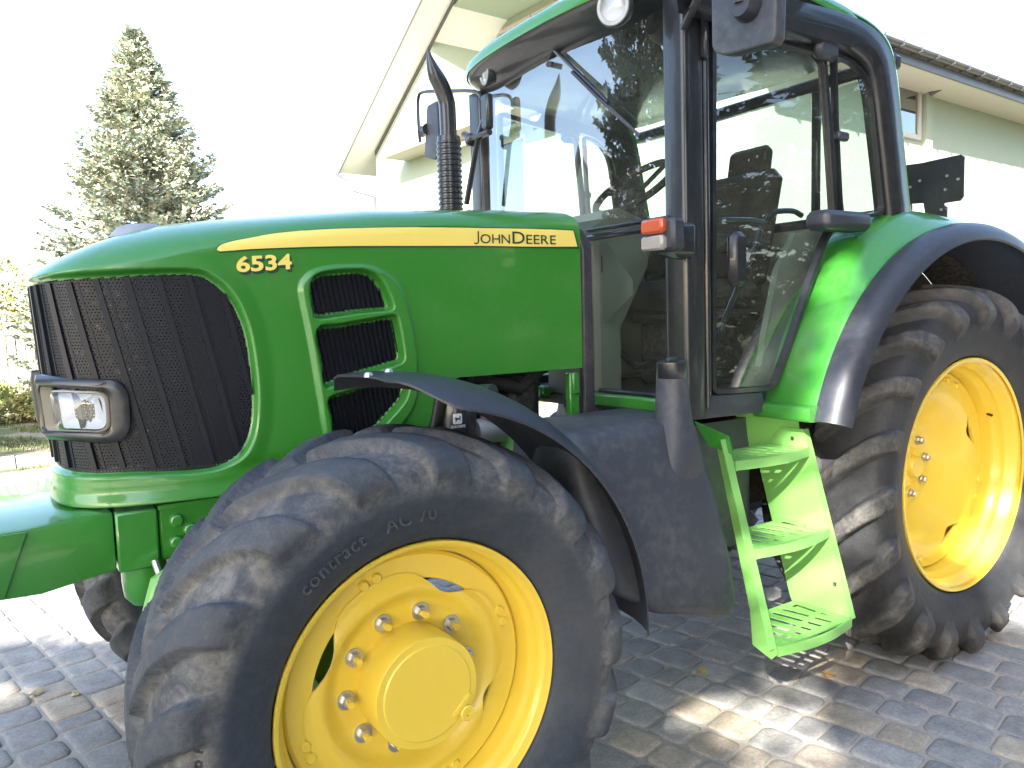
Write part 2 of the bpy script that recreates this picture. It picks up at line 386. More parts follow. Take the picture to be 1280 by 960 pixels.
def panel(dist, depth, fin, cut=-.001, name='grille', matk='grille', sel=None):
    D2 = depth+fin(S, Z)
    X2 = xs[:, None]+nx[:, None]*D2+lean(Z)*np.clip(1-(xs[:, None]+.75)/1.0, 0, 1); Y2 = ys[:, None]+ny[:, None]*D2
    k = dist < .008
    if sel is not None: k &= sel
    k = k[:-1, :-1] & k[1:, :-1] & k[:-1, 1:] & k[1:, 1:]
    o = obj(name, MB().grid(np.stack([X2, Y2, Z], -1), k), matk, trac, smooth=50, clean=False)
    me = o.data; uv = me.uv_layers.new(name='UVMap'); li = np.zeros(len(me.loops), int); me.loops.foreach_get('vertex_index', li)
    U = np.stack([S.ravel()[li], Z.ravel()[li]], -1); uv.data.foreach_set('uv', U.astype(np.float32).ravel()); return o
flat = lambda s, z: 0*s
panel(dG, -.016, flat)
mt, nt, p = newmat('vent_louvre'); p.inputs['Base Color'].default_value = (.010, .012, .019, 1); p.inputs['Specular IOR Level'].default_value = .35; p.inputs['Roughness'].default_value = .4; M['louvre'] = mt
nxs, nys = nx, ny
def surf(s, z, d):
    i = float(np.interp(s, sv, np.arange(nu))); i0 = int(np.clip(i, 0, nu-2)); t = i-i0; L_ = lambda a: a[i0]*(1-t)+a[i0+1]*t
    return (L_(xs)+L_(nxs)*d+float(lean(z))*float(np.clip(1-(L_(xs)+.75)/1.0, 0, 1)), L_(ys)+L_(nys)*d, z)
def ribs(sfun, z0, z1, poly, sec, d, mb, marg=.006):
    run = []
    zz = np.linspace(z0, z1, 90); ss = np.array([sfun(z) for z in zz]); ins = sdf(ss, zz, poly) < -marg
    for z, s_, k_ in zip(zz, ss, ins):
        if k_: run.append(surf(s_, z, d))
    if len(run) > 4:
        r0 = np.array(run[0]); r1 = np.array(run[-1]); tn = np.array([run[len(run)//2][0]-surf(sfun(z0)+.01, (z0+z1)/2, d)[0], 0, 0])
        side_ = np.array(surf(sfun(z0)+.01, z0, d))-np.array(surf(sfun(z0)-.01, z0, d)); side_ /= np.linalg.norm(side_); mb.sweep(run, sec, tuple(side_))
rb = MB()
for k in range(-13, 14):
    for dd, hw, hh_ in ((0, .009, .011), (.026, .004, .004)):
        sf = lambda z, k=k, dd=dd: (1 if k >= 0 else -1)*((abs(k)*.079+dd if k >= 0 else abs(k)*.079+dd)+.18*(1.68-z)*min(1, abs(k)/3))
        if k < 0 and dd == 0 and k == 0: continue
        ribs(sf, 1.14, 1.695, GR, [(-hw, -hh_), (hw, -hh_), (hw*.8, hh_), (-hw*.8, hh_)], -.018, rb, .010)
obj('grille_ribs', rb, 'louvre', trac, smooth=0)
for sg in (1, -1):
    panel(dO, -.038, flat, name='side_vent', matk='louvre', sel=(S*sg > 0)); rb = MB()
    for o_ in VO:
        c0, c1 = o_[:, 0].min(), o_[:, 0].max(); zc = o_[:, 1].min(); zd = o_[:, 1].max()
        for k in range(-3, 26):
            b0_ = c0+k*.0165+.006; po = o_ if sg > 0 else np.array([[-a, b] for a, b in o_])
            ribs(lambda z: sg*(b0_+.16*(zd-z)), zc, zd, po, [(-.0022, -.010), (.0022, -.010), (.0015, .008), (-.0015, .008)], -.030, rb, .003)
    obj('vent_louvres', rb, 'louvre', trac, smooth=0)
# radiator and engine mass behind the grille
obj('radiator', MB().box((-.30, 0, 1.36), (.16, .56, .62), ch=.01).box((-.40, 0, 1.30), (.05, .5, .1), ch=.01).tube([(-.42, -.15, 1.1), (-.44, -.1, 1.3), (-.42, .1, 1.45), (-.4, .2, 1.62)], .012), 'dark', trac)
obj('engine', MB().box((.40, 0, 1.22), (1.1, .46, .66), ch=.05).box((.35, 0, .82), (1.5, .36, .34), ch=.04).box((1.9, 0, .80), (1.6, .46, .5), ch=.06).tube([(.55, -.30, 1.34), (.75, -.34, 1.28), (.9, -.3, 1.36), (.93, -.22, 1.44)], .025).tube([(.42, -.3, 1.38), (.62, -.33, 1.33), (.8, -.3, 1.42)], .012).box((.78, -.26, 1.22), (.12, .14, .2), ch=.02), 'dark', trac)
# decals: stripe, model number, lettering
st_top = [(272, 312), (276, 307), (290, 302), (310, 298), (345, 292), (390, 288), (440, 286), (520, 285), (600, 286), (660, 287), (712, 289)]
st_bot = [(717, 309), (660, 309), (600, 308), (520, 308), (440, 308), (380, 309), (320, 311), (290, 313), (276, 314)]
def hood_poly(pxs, off, name, mat, dn=1):
    L = []
    for a, b in pxs:
        q = P(a, b, 'y', -.412); L.append((q[0], q[2]))
    return L
def strip(tp, bt, off, name, mat, parent=hood, yy=-.40):
    T_ = catmull([(lambda q: (q[0], q[2]))(P(a, b, 'y', yy)) for a, b in tp], 6); B_ = catmull([(lambda q: (q[0], q[2]))(P(a, b, 'y', yy)) for a, b in bt[::-1]], 6)
    n = 90; xa, xb = min(T_[0, 0], B_[0, 0]), max(T_[-1, 0], B_[-1, 0]); A_ = np.zeros((n, 7, 3))
    for i in range(n):
        u = i/(n-1); k = u*(len(T_)-1); a_ = np.array([np.interp(k, range(len(T_)), T_[:, c]) for c in (0, 1)])
        k = u*(len(B_)-1); b_ = np.array([np.interp(k, range(len(B_)), B_[:, c]) for c in (0, 1)])
        for j in range(7):
            q = a_+(b_-a_)*j/6; A_[i, j] = on_hood(q[0], q[1], off)
    return obj(name, MB().grid(A_), mat, parent, smooth=180)
strip([(a-1 if a < 300 else a, b-1.2) for a, b in st_top[:-1]]+[(713.5, 288)], [(719.5, 311.5)]+[(a, b+1.8) for a, b in st_bot[1:]], .0012, 'stripe_border', 'decal_g')
strip(st_top, st_bot, .0024, 'yellow_stripe', 'decal')
def hood_text(body, px0, px1, pyb0, pyb1, hpx, off, mat, name, offset=0, sp=1.0, dx=0, caps=None, yy=-.405):
    """lettering laid on the hood: baseline from (px0,pyb0) to (px1,pyb1), capital height hpx pixels"""
    a = np.array(P(px0, pyb0, 'y', yy))[[0, 2]]; b = np.array(P(px1, pyb1, 'y', yy))[[0, 2]]; t = np.array(P(px0, pyb0-hpx, 'y', yy))[[0, 2]]
    H = np.linalg.norm(t-a); mb = MB(); xo = 0; Vs = []; Fs = []; o = 0
    for ch, scl in caps or [(body, 1.0)]:
        if ch == ' ': xo += .35; continue
        V, F = text_mesh(ch, 1.0, sp, offset, 0)
        if ch == 'J':
            pth = np.array([(.24, .69), (.24, .4), (.24, .12), (.215, .03), (.16, -.015), (.08, -.02), (.0, .01)]); tn = np.gradient(pth, axis=0); tn /= np.linalg.norm(tn, axis=1, keepdims=True)
            nn_ = np.stack([-tn[:, 1], tn[:, 0]], 1)*.038; V = np.array([(*(p_+q_*k_), 0) for p_, q_ in zip(pth, nn_) for k_ in (-1, 1)]); F = [(2*i, 2*i+1, 2*i+3, 2*i+2) for i in range(len(pth)-1)]
        V = V*np.array([scl, scl, 1]); w0, w1 = V[:, 0].min(), V[:, 0].max(); V[:, 0] += xo-w0; xo += (w1-w0)+.10
        Vs.append(V); Fs += [tuple(i+o for i in f) for f in F]; o += len(V)
    V = np.vstack(Vs); capH = .69+offset; W_ = V[:, 0].max()
    ux = (b-a)/W_; uz = np.array([0, 1])*H/capH
    out = []
    for v in V:
        q = a+ux*v[0]+uz*v[1]; out.append(on_hood(q[0]+dx, q[1]+dx*-1, off+v[2]*0))
    return obj(name, mb.add(out, Fs), mat, hood, smooth=0)
hood_text('6534', 298, 366, 341, 337, 19, .0012, 'decal_g', 'number_shadow', .04, 1.0, .004)
hood_text('6534', 297, 365, 339.5, 335.5, 19, .0030, 'decal', 'model_number', .03, 1.0)
hood_text('', 589, 634, 304.5, 305, 11.5, .0040, 'decal_g', 'brand_lettering', .006, 1, 0, [('J', 1.3), ('O', 1), ('H', 1), ('N', 1)])
hood_text('', 637, 691, 305, 306, 11.5, .0040, 'decal_g', 'brand_lettering', .006, 1, 0, [('D', 1.3), ('E', 1), ('E', 1), ('R', 1), ('E', 1)])

# headlights
def headlight(sg):
    hl = empty('headlight', (-.62, -.34*sg, 1.33), trac)
    # bezel ring following the nose: (s,z) rounded rectangle band
    s0, s1, z0, z1 = .165, s_of_x(-.56), 1.232, 1.410
    OUT = roundpoly([(s0, z0+.01), (s1, z0+.0), (s1+.01, z1-.005), (s0-.03, z1+.012)], [.02, .06, .06, .02], 6)
    INN = roundpoly([(s0+.012, z0+.035), (s1-.042, z0+.030), (s1-.036, z1-.030), (s0+.004, z1-.018)], [.015, .03, .03, .02], 6)
    def pt(s, z, d):
        x, y = plan(np.array(s)); i = int(np.clip(np.searchsorted(sv, s), 1, nu-2)); return (float(x)+nx[i]*d+float(lean(z))*.85, float(y)*sg+ny[i]*d*sg, z)
    n = len(OUT); rings = []
    for src, d in ((OUT, -.02), (OUT, .016), (OUT*.35+INN*.65, .026), (INN, .020), (INN, .008)):
        rings.append([pt(max(a, .0), b, d) for a, b in src])
    A_ = np.array(rings).transpose(1, 0, 2); obj('bezel', MB().grid(A_, wrap_u=True), 'blackp', hl, smooth=60)
    # housing bowl + lens
    ctr = INN.mean(0)
    B_ = []
    for f, d in ((.985, .016), (.97, -.020), (.5, -.024), (.03, -.024)): B_.append([pt(ctr[0]+(a-ctr[0])*f, ctr[1]+(b-ctr[1])*f, d) for a, b in INN])
    obj('housing', MB().grid(np.array(B_).transpose(1, 0, 2), wrap_u=True), 'beige', hl, smooth=60)
    LN = roundpoly([(s0+.075, z0+.040), (s1-.052, z0+.036), (s1-.048, z1-.038), (s0+.07, z1-.032)], [.015, .03, .03, .015], 6); c2 = LN.mean(0)
    B_ = [[pt(c2[0]+(a-c2[0])*f, c2[1]+(b-c2[1])*f, d) for a, b in LN] for f, d in ((1.0, -.027), (1.0, .010), (.94, .020), (.5, .026), (.02, .027))]
    obj('lens', MB().grid(np.array(B_).transpose(1, 0, 2), wrap_u=True), 'lens', hl, smooth=60)
    B_ = []
    for k, f in enumerate(np.linspace(.93, .03, 15)): B_.append([pt(c2[0]+(a-c2[0])*f, c2[1]+(b-c2[1])*f, -.022+.024*f*f) for a, b in LN])
    obj('reflector', MB().grid(np.array(B_).transpose(1, 0, 2), wrap_u=True), 'chrome', hl, smooth=20)
    rim_ = [[pt(c2[0]+(a-c2[0])*f, c2[1]+(b-c2[1])*f, d) for a, b in LN] for f, d in ((1.06, -.025), (1.06, .012), (1.0, .016), (.985, .010))]
    obj('lens_rim', MB().grid(np.array(rim_).transpose(1, 0, 2), wrap_u=True), 'beige', hl, smooth=60)
headlight(1); headlight(-1)

# front frame: ballast carrier
fb = MB()
zt0, zb0 = 1.045, .87
fb.prism([(-.60, -.36, .885), (-.60, -.36, 1.045), (-.66, -.355, 1.05), (-.80, -.355, 1.035), (-1.25, -.355, 1.03), (-1.25, -.355, .80), (-.90, -.355, .86), (-.78, -.355, .855)], (0, .71, 0))
frm = obj('ballast_frame', fb, 'green', trac, bev=.012)
tp = MB().prism([(-.80, -.359, 1.03), (-1.0, -.359, 1.028), (-1.0, -.359, .83), (-.86, -.359, .868)], (0, -.006, 0))
obj('carrier_gusset', tp, 'green', trac, bev=.002)
obj('frame_block', MB().box((-.545, 0, .96), (.105, .74, .165), ch=.006), 'green', trac)
obj('frame_rail', MB().box((.2, 0, .965), (1.375, .72, .15), ch=.006).box((-.3, 0, 1.042), (.38, .735, .012)), 'green', trac)
for q in [(220, 650), (237, 661), (220, 677)]:
    c = P(*q, 'y', -.362); obj('rail_bolt', MB().lathe([(0, -.022), (.013, -.022), (.017, -.018), (.018, 0)], (c[0], -.360, c[2]), 20), 'green', trac)
obj('front_axle', MB().box((0, 0, .60), (.16, 1.2, .16), ch=.03).lathe([(.0, -.62), (.17, -.62), (.2, -.55), (.2, -.45), (.1, -.35), (.1, .35), (.2, .45), (.2, .55), (.17, .62), (0, .62)], (0, 0, .62), 32).lathe([(0, -.1), (.09, -.1), (.12, -.06), (.12, .06), (.0, .08)], (-.33, -.12, .80), 24, 'z').tube([(-.22, -.25, .9), (-.18, -.4, .72)], .012), 'green', trac)
k1 = np.array(P(193, 762, 'y', -.50)); k2 = np.array(P(200, 730, 'y', -.42))
obj('steering_knuckle', MB().tube([tuple(k1+(.05, -.02, -.10)), tuple(k1), tuple(k1+(.02, .02, .06)), tuple(k1+(.10, .05, .10))], [.028, .032, .028, .02], 14), 'green_l', trac)
k3 = np.array(P(181, 722, 'y', -.30)); obj('axle_stop', MB().lathe([(0, -.075), (.035, -.07), (.055, -.045), (.06, .0), (.06, .08), (0, .08)], tuple(k3), 24, 'z'), 'green', trac)
obj('steering_rod', MB().tube([P(193, 700, 'y', -.40), P(203, 728, 'y', -.42)], .009, 8), 'steel', trac)
obj('front_axle', MB().box((.05, .35, .62), (.34, .62, .30), ch=.06), 'green', trac)

# ---------------------------------------------------------------- wheels
TYA = []
def tyre_mesh(Ro, Rr, w, wr, nl_, lugh, nth, seed, lw=.2, ex=1.5):
    """axle along y, centred; returns array grid (closed in theta)"""
    Rc = Ro-lugh
    half = [(Rr+.004, wr/2-.03), (Rr+.012, wr/2-.002), (Rr+.05, wr/2+.022), ((Rr+Rc)/2, w/2), (Rc-.075, w/2-.006), (Rc-.035, w/2-.028), (Rc-.014, w/2-.075), (Rc-.004, w*.2), (Rc, 0)]
    pr = catmull(half, 12); L = np.r_[0, np.cumsum(np.linalg.norm(np.diff(pr, axis=0), axis=1))]; n = 46
    li = np.linspace(0, L[-1], n); hr = np.interp(li, L, pr[:, 0]); hy = np.interp(li, L, pr[:, 1]); al = L[-1]-li
    r_ = np.r_[hr, hr[::-1][1:]]; y_ = np.r_[-hy, hy[::-1][1:]]; a_ = np.r_[-al, al[::-1][1:]]     # a<0: outer (near) side
    dr = np.gradient(r_); dy = np.gradient(y_); ln = np.hypot(dr, dy); n_r, n_y = dy/ln, -dr/ln
    th = np.linspace(0, 2*math.pi, nth, endpoint=False); pitch = 2*math.pi/nl_
    A_ = w*.56; TH, AA = np.meshgrid(th, a_, indexing='ij')
    rg = np.random.default_rng(seed); wob = rg.normal(0, .004, nl_+1); chip = .82+.18*rg.random((nl_+1,))
    H = np.zeros_like(TH)
    for sd in (-1, 1):
        a = AA*sd; u = np.clip(a/A_, -.2, 1.5)
        f = pitch*1.08*(1-(1-np.clip(u, 0, 1))**ex)-pitch*.25*np.clip(-u, 0, 1)
        # angle 0 is +x (rear); the front of the tyre is at pi; lug rises from the crown towards the shoulder seen from the front
        q = (-TH-f+(0 if sd < 0 else pitch/2))/pitch
        k = np.floor(q+.5).astype(int) % nl_; q = q-np.floor(q+.5); q = q+wob[k]
        wd = lw*(1+.25*np.clip(u, 0, 1)); e = .027
        lug = 1-sm(np.abs(q), wd-e, wd+e)
        band = sm(u, -.06, .015)*(1-sm(u, *((.90, 1.10) if Ro < .7 else (1.0, 1.26))))
        H = np.maximum(H, lug*band*chip[k])
    TYA.append(np.stack([H, sm(np.abs(AA), A_*1.2, A_*.98), H*0], -1).reshape(-1, 3)); H = H*lugh
    X_ = (r_[None]+n_r[None]*H)*np.cos(TH); Z_ = (r_[None]+n_r[None]*H)*np.sin(TH); Y_ = y_[None]+n_y[None]*H*.75
    return np.stack([X_, Y_, Z_], -1)
def arc_text(body, r, th0, size, y, mb, flip=False, spacing=1.1, bold=.0, hgt=.004):
    V, F = text_mesh(body, size, spacing, bold, hgt)
    out = []
    for v in V:
        a = th0-v[0]/r if not flip else th0+v[0]/r; rad = r+v[1]*(1 if not flip else -1); out.append((rad*math.cos(a), y-v[2], rad*math.sin(a)))
    mb.add(out, F)
def wheel(name, cx, yc, zc, Ro, Rr, w, wr, nl_, lugh, nth, disc, mat, seed):
    w_ = empty(name, (cx, yc, zc), trac)
    A_ = tyre_mesh(Ro, Rr, w, wr, nl_, lugh, nth, seed, *((.2, 1.5) if Ro < .7 else (.15, 1.15)))
    t = obj('tyre', MB(), mat, w_); me = bpy.data.meshes.new('tyre'); mb = MB().grid(A_, wrap_u=True)
    me.from_pydata(mb.v, [], mb.f); me.shade_smooth(); me.materials.append(mat); at = me.color_attributes.new('Col', 'FLOAT_COLOR', 'POINT'); cc_ = np.ones((len(mb.v), 4), np.float32); cc_[:, :3] = TYA[-1]; at.data.foreach_set('color', cc_.ravel()); t.data = me; t.location = (0, 0, 0)
    disc(w_, t); return w_
def part0(name, mb, mat, parent, **kw):
    """mesh given in the wheel's own coordinates"""
    L = WL[parent.name]; mb.v = [(a+L.x, b+L.y, c+L.z) for a, b, c in mb.v]; return obj(name, mb, mat, parent, **kw)
def slotted_disc(prof, Rmax, notch, nn, depth_fn, n=144, ph=0.0, r0=0.0):
    """dished wheel disc: prof (fraction, y) ; outline radius dips by notch nn times"""
    m_ = len(prof); A_ = np.zeros((n, m_, 3))
    for i in range(n):
        t = 2*math.pi*i/n; g = 0.5-0.5*math.cos(nn*(t-ph)); g = g**2.6
        Re = Rmax-notch*g
        for j, (r, y) in enumerate(prof):
            rr_ = min(r, Re-.0004*abs(j-m_/2)); y_ = float(np.interp(rr_, [q[0] for q in prof[:m_//2+1]], [q[1] for q in prof[:m_//2+1]]))
            A_[i, j] = (rr_*math.cos(t), y_ if j <= m_//2 else y_+.007, rr_*math.sin(t))
    return A_
FR = dict(y0=-1.018+.84)       # outer flange plane relative to wheel centre (-.178)
def front_disc(w_, t):
    y0 = -.178
    prof = [(.372, y0+.004), (.381, y0+.0), (.384, y0+.006), (.381, y0+.013), (.372, y0+.016), (.362, y0+.020), (.357, y0+.04), (.352, y0+.055), (.345, y0+.062), (.341, y0+.075), (.337, y0+.12), (.325, y0+.15), (.320, y0+.2), (.335, y0+.24), (.345, y0+.3), (.36, y0+.345), (.381, y0+.36)]
    rim = part0('rim', MB().lathe([(p_[0], p_[1]) for p_ in prof], n=120), 'yellow', w_, smooth=70)
    part0('rim_ring', MB().lathe([(.334, y0+.108), (.325, y0+.100), (.264, y0+.100), (.261, y0+.104), (.261, y0+.112), (.33, y0+.116)], n=96), 'yellow', w_, smooth=40)
    dp = [(.10, y0+.112), (.205, y0+.112), (.225, y0+.106), (.243, y0+.100), (.258, y0+.104), (.270, y0+.116), (.276, y0+.125), (.276, y0+.133), (.25, y0+.131), (.2, y0+.121), (.10, y0+.119)]
    dp = [(.10, y0+.118), (.19, y0+.118), (.205, y0+.113), (.220, y0+.100), (.232, y0+.090), (.243, y0+.085), (.254, y0+.086), (.266, y0+.092), (.276, y0+.095), (.288, y0+.0955)]; dp = dp+[(r_, y_+.007) for r_, y_ in dp[::-1]][:-1]+[(.10, y0+.125)]
    part0('wheel_disc', MB().grid(slotted_disc(dp, .288, .054, 4, None, 200, R(20)), wrap_u=True), 'yellow', w_, smooth=50)
    part0('hub', MB().lathe([(0, y0+.0), (.118, y0-.001), (.122, y0+.002), (.1385, y0+.002), (.142, y0+.007), (.143, y0+.124)], n=72), 'yellow', w_, smooth=35)
    plate = MB().prism([(.062, y0-.004, -.075), (.114, y0-.004, -.03), (.125, y0-.004, -.042), (.073, y0-.004, -.087)][::-1], (0, .008, 0))
    part0('hub_plate', plate, 'yellow', w_, bev=.003)
    part0('hub_plug', MB().lathe([(.0, y0-.001), (.006, y0-.001), (.007, y0-.006), (.018, y0-.006), (.021, y0-.003), (.021, y0+.002)], (.108, 0, -.083), 28), 'yellow', w_)
    for k in range(10):
        a = R(4+36*k); c = (.171*math.cos(a), 0, .171*math.sin(a))
        nb = MB().lathe([(.0, y0+.078), (.0085, y0+.078), (.0095, y0+.082), (.0095, y0+.118)], c, 14)
        nutv = MB().lathe([(.010, y0+.094), (.0155, y0+.095), (.0165, y0+.098), (.0165, y0+.112)], c, 6).lathe([(.01, y0+.110), (.0235, y0+.111), (.0235, y0+.118)], c, 24)
        part0('wheel_nut', nutv, 'steel', w_, smooth=30); part0('wheel_stud', nb, 'yellow', w_)
    for k in range(4):
        for d in (-.06, .06):
            a = R(20)+math.pi/2*k+d; c = (.297*math.cos(a), 0, .297*math.sin(a)); part0('ring_bolt', MB().lathe([(0, y0+.090), (.011, y0+.090), (.014, y0+.094), (.0145, y0+.102)], c, 18), 'yellow', w_)
    for body, r_, a_, sz, bo in (('contract', .447, 133, .046, .0014), ('AC 70', .447, 104, .046, .0014), ('420/70 R 28', .50, 62, .042, 0), ('CONTINENTAL', .515, 12, .032, 0), ('RADIAL', .53, 178, .04, 0)):
        tx_ = MB(); arc_text(body, r_, R(a_), sz, -.2145 if bo else -.216, tx_, bold=bo*.4, hgt=.0018); part0('side_lettering', tx_, mtl, w_, smooth=0)
def rear_disc(w_, t):
    y0 = -.22
    prof = [(.494, y0+.004), (.508, y0), (.512, y0+.007), (.508, y0+.015), (.497, y0+.019), (.486, y0+.024), (.482, y0+.055), (.472, y0+.062), (.469, y0+.075), (.468, y0+.10), (.456, y0+.11), (.452, y0+.13), (.449, y0+.2), (.438, y0+.215), (.436, y0+.26), (.455, y0+.3), (.47, y0+.4), (.508, y0+.44)]
    part0('rim', MB().lathe(prof, n=132), 'yellow', w_, smooth=70)
    part0('rim_ring', MB().lathe([(.447, y0+.165), (.44, y0+.158), (.37, y0+.158), (.366, y0+.163), (.366, y0+.172), (.445, y0+.176)], n=96), 'yellow', w_, smooth=40)
    dp = [(.05, y0+.275), (.17, y0+.275), (.19, y0+.268), (.25, y0+.215), (.30, y0+.170), (.33, y0+.153), (.36, y0+.149), (.40, y0+.148)]; dp = dp+[(r_, y_+.008) for r_, y_ in dp[::-1]]
    part0('wheel_disc', MB().grid(slotted_disc(dp, .40, .080, 4, None, 200, R(-20)), wrap_u=True), 'yellow', w_, smooth=50)
    part0('hub', MB().lathe([(0, y0+.225), (.045, y0+.225), (.05, y0+.23), (.055, y0+.25), (.09, y0+.26), (.095, y0+.278)], n=48), 'yellow', w_, smooth=35)
    for k in range(8):
        a = R(10+45*k); c = (.135*math.cos(a), 0, .135*math.sin(a)); part0('wheel_bolt', MB().lathe([(0, y0+.245), (.013, y0+.245), (.016, y0+.249), (.016, y0+.265)], c, 6).lathe([(.0, y0+.263), (.022, y0+.264), (.022, y0+.276)], c, 18), 'steel', w_, smooth=30)
    for k in range(4):
        for d in (-.1, .1):
            a = R(-20)+math.pi/2*k+d; c = (.405*math.cos(a), 0, .405*math.sin(a)); part0('ring_bolt', MB().lathe([(0, y0+.140), (.014, y0+.140), (.018, y0+.145), (.0185, y0+.16)], c, 18), 'yellow', w_)
    part0('valve', MB().tube([(.40, y0+.12, .22), (.392, y0+.095, .215)], .006, 8), 'dark', w_)
mtf = rubber('front_tyre_rubber', .14, .72, ((.024, .033, .045), (.055, .062, .078))); mtr = rubber('rear_tyre_rubber', .5, .06, ((.019, .021, .025), (.035, .037, .043))); mtl = paint('raised_rubber', (.038, .041, .050), .6, 0, dirt_amt=.3)
fwz = wheel('front_wheel', 0, -.84, .62, .655, .378, .445, .355, 17, .036, 17*32, front_disc, mtf, 3)
rwz = wheel('rear_wheel', AX, -.78, .80, .835, .505, .52, .43, 20, .055, 20*28, rear_disc, mtr, 5)
def far_wheel(src, y):
    c = src.copy(); COL.objects.link(c); c.parent = trac; c.location = src.location; c.location.y = y
    for ch in src.children:
        d = ch.copy(); COL.objects.link(d); d.parent = c
        if not ch.name.startswith('tyre'): d.location = Matrix.Rotation(math.pi, 3, 'Z') @ d.location; d.rotation_euler.z = math.pi
    return c
far_wheel(fwz, .84); far_wheel(rwz, .78)

# ---------------------------------------------------------------- front fender
def fender_front(sg):
    # angle measured from front horizontal going over the top to the rear
    angs = np.linspace(R(95.5), R(-2), 46)          # math angle in x-z plane (0 = rear +x, 90 = top)
    fr_ = []
    for i, a in enumerate(angs):
        sec = [(-.655, .745), (-.67, .778), (-.70, .787), (-.78, .790), (-.85, .787), (-.91, .777), (-.97, .759), (-1.02, .736), (-1.048, .714)]
        fr_.append([(r_*math.cos(a), y*sg, .62+r_*math.sin(a)) for y, r_ in sec])
    A_ = np.array(fr_)
    # towards the front tip the turned-down lip fades out and the edge is cut back
    ya = np.abs(A_[:, :, 1])
    for i in range(len(angs)):
        u = float(sm(np.array(i/7.0), 0, 1))
        for j in range(A_.shape[1]):
            yb = ya[i, j]; r_ = math.hypot(A_[i, j, 0], A_[i, j, 2]-.62)
            r_ = .792-(.792-r_)*(.15+.85*u) if yb > .8 else r_
            a = angs[i]-(1-u)*.04*np.clip((yb-.75)/.3, 0, 1)
            A_[i, j, 0] = r_*math.cos(a); A_[i, j, 2] = .62+r_*math.sin(a); A_[i, j, 1] *= 1-(1-u)*.10*np.clip((yb-.8)/.25, 0, 1)
    B_ = A_.copy(); c0 = np.array([0, 0, .62]); v = B_-c0; v[..., 1] = 0; v /= np.linalg.norm(v, axis=-1, keepdims=True); B_ = B_-v*.006
    C_ = np.concatenate([A_, B_[:, ::-1], A_[:, :1]], 1)
    mb = MB().grid(C_); n = A_.shape[1]
    for i in (0, len(angs)-1):
        base = i*(2*n+1); 
        for j in range(n-1): mb.f.append((base+j, base+j+1, base+2*n-2-j, base+2*n-1-j))
    f = obj('front_fender', mb, 'black', trac, smooth=50)
    br = MB().tube([(.05, -.60*sg, .75), (.22, -.62*sg, 1.05), (.25, -.68*sg, 1.33), (.30, -.88*sg, 1.34)], .022, 10).tube([(.05, -.60*sg, .75), (.5, -.62*sg, .82), (.66, -.7*sg, .80), (.715, -.80*sg, .80)], .022, 10)
    obj('fender_bracket', br, 'blackp', f)
    for a, y in ((94, -.86), (88, -.80)):
        c = (.79*math.cos(R(a)), y*sg, .62+.79*math.sin(R(a))); obj('fender_bolt', MB().lathe([(0, .008), (.008, .008), (.012, .003), (.013, -.004)], c, 14, 'z'), 'steel', f)
fender_front(1); fender_front(-1)

# ---------------------------------------------------------------- rear fenders
def rear_fender(sg):
    angs = np.linspace(R(162), R(28), 60)
    G = []; K = []; cc = (AX, .80)
    for a in angs:
        d = math.degrees(a)   # 180 = front
        rin = float(np.interp(180-d, [17, 30, 45, 60, 75, 90, 110, 152], [1.045, 1.06, 1.10, 1.175, 1.185, 1.14, 1.11, 1.10]))
        yin = -.70
        ys_ = [yin, -.74, -.79, -.84, -.88, -.91, -.935, -.95]; u = np.linspace(0, 1, 8)
        rs = [rin+(1.078-rin)*sm(np.array(x), 0.1, 1)+.012*math.sin(math.pi*x) for x in u]
        G.append([(cc[0]+r_*math.cos(a), y*sg, cc[1]+r_*math.sin(a)) for y, r_ in zip(ys_, rs)]+[(cc[0]+1.05*math.cos(a), -.95*sg, cc[1]+1.05*math.sin(a))])
        K.append([(cc[0]+r_*math.cos(a), y*sg, cc[1]+r_*math.sin(a)) for y, r_ in ((-.930, 1.068), (-.952, 1.077), (-.985, 1.083), (-1.015, 1.078), (-1.04, 1.062), (-1.058, 1.038), (-1.066, 1.01), (-1.058, 1.004), (-1.04, 1.02), (-1.0, 1.035), (-.93, 1.04), (-.62, 1.04))])
    gb = MB().grid(np.array(G))
    # front foot of the green fender
    c = P(990, 500, 'y', -.80)
    f = obj('rear_fender', gb, 'green', trac, smooth=60)
    foot = roundpoly([(1.592, 1.13), (1.60, 1.185), (1.655, 1.19), (1.705, 1.15), (1.70, 1.125)], .015, 3)
    obj('fender_foot', MB().prism([(x, -.955*sg, z) for x, z in foot], (0, .25*sg, 0)), 'green', f, bev=.006)
    Ka = np.array(K); mb = MB().grid(Ka); mb.f.append(tuple(range(Ka.shape[1])))
    k = obj('fender_extension', mb, 'black', trac, smooth=60)
    # inner wheel arch liner
    L = [[(cc[0]+r_*math.cos(a), y*sg, cc[1]+r_*math.sin(a)) for y, r_ in ((-.50, 1.035), (-.50, .80))] for a in angs]
    obj('wheel_arch', MB().grid(np.array(L)), 'dark', trac)
    L = [[(cc[0]+1.037*math.cos(a), y*sg, cc[1]+1.037*math.sin(a)) for y in (-.50, -.72)] for a in angs]
    obj('wheel_arch', MB().grid(np.array(L)), 'dark', trac)
rear_fender(1); rear_fender(-1)

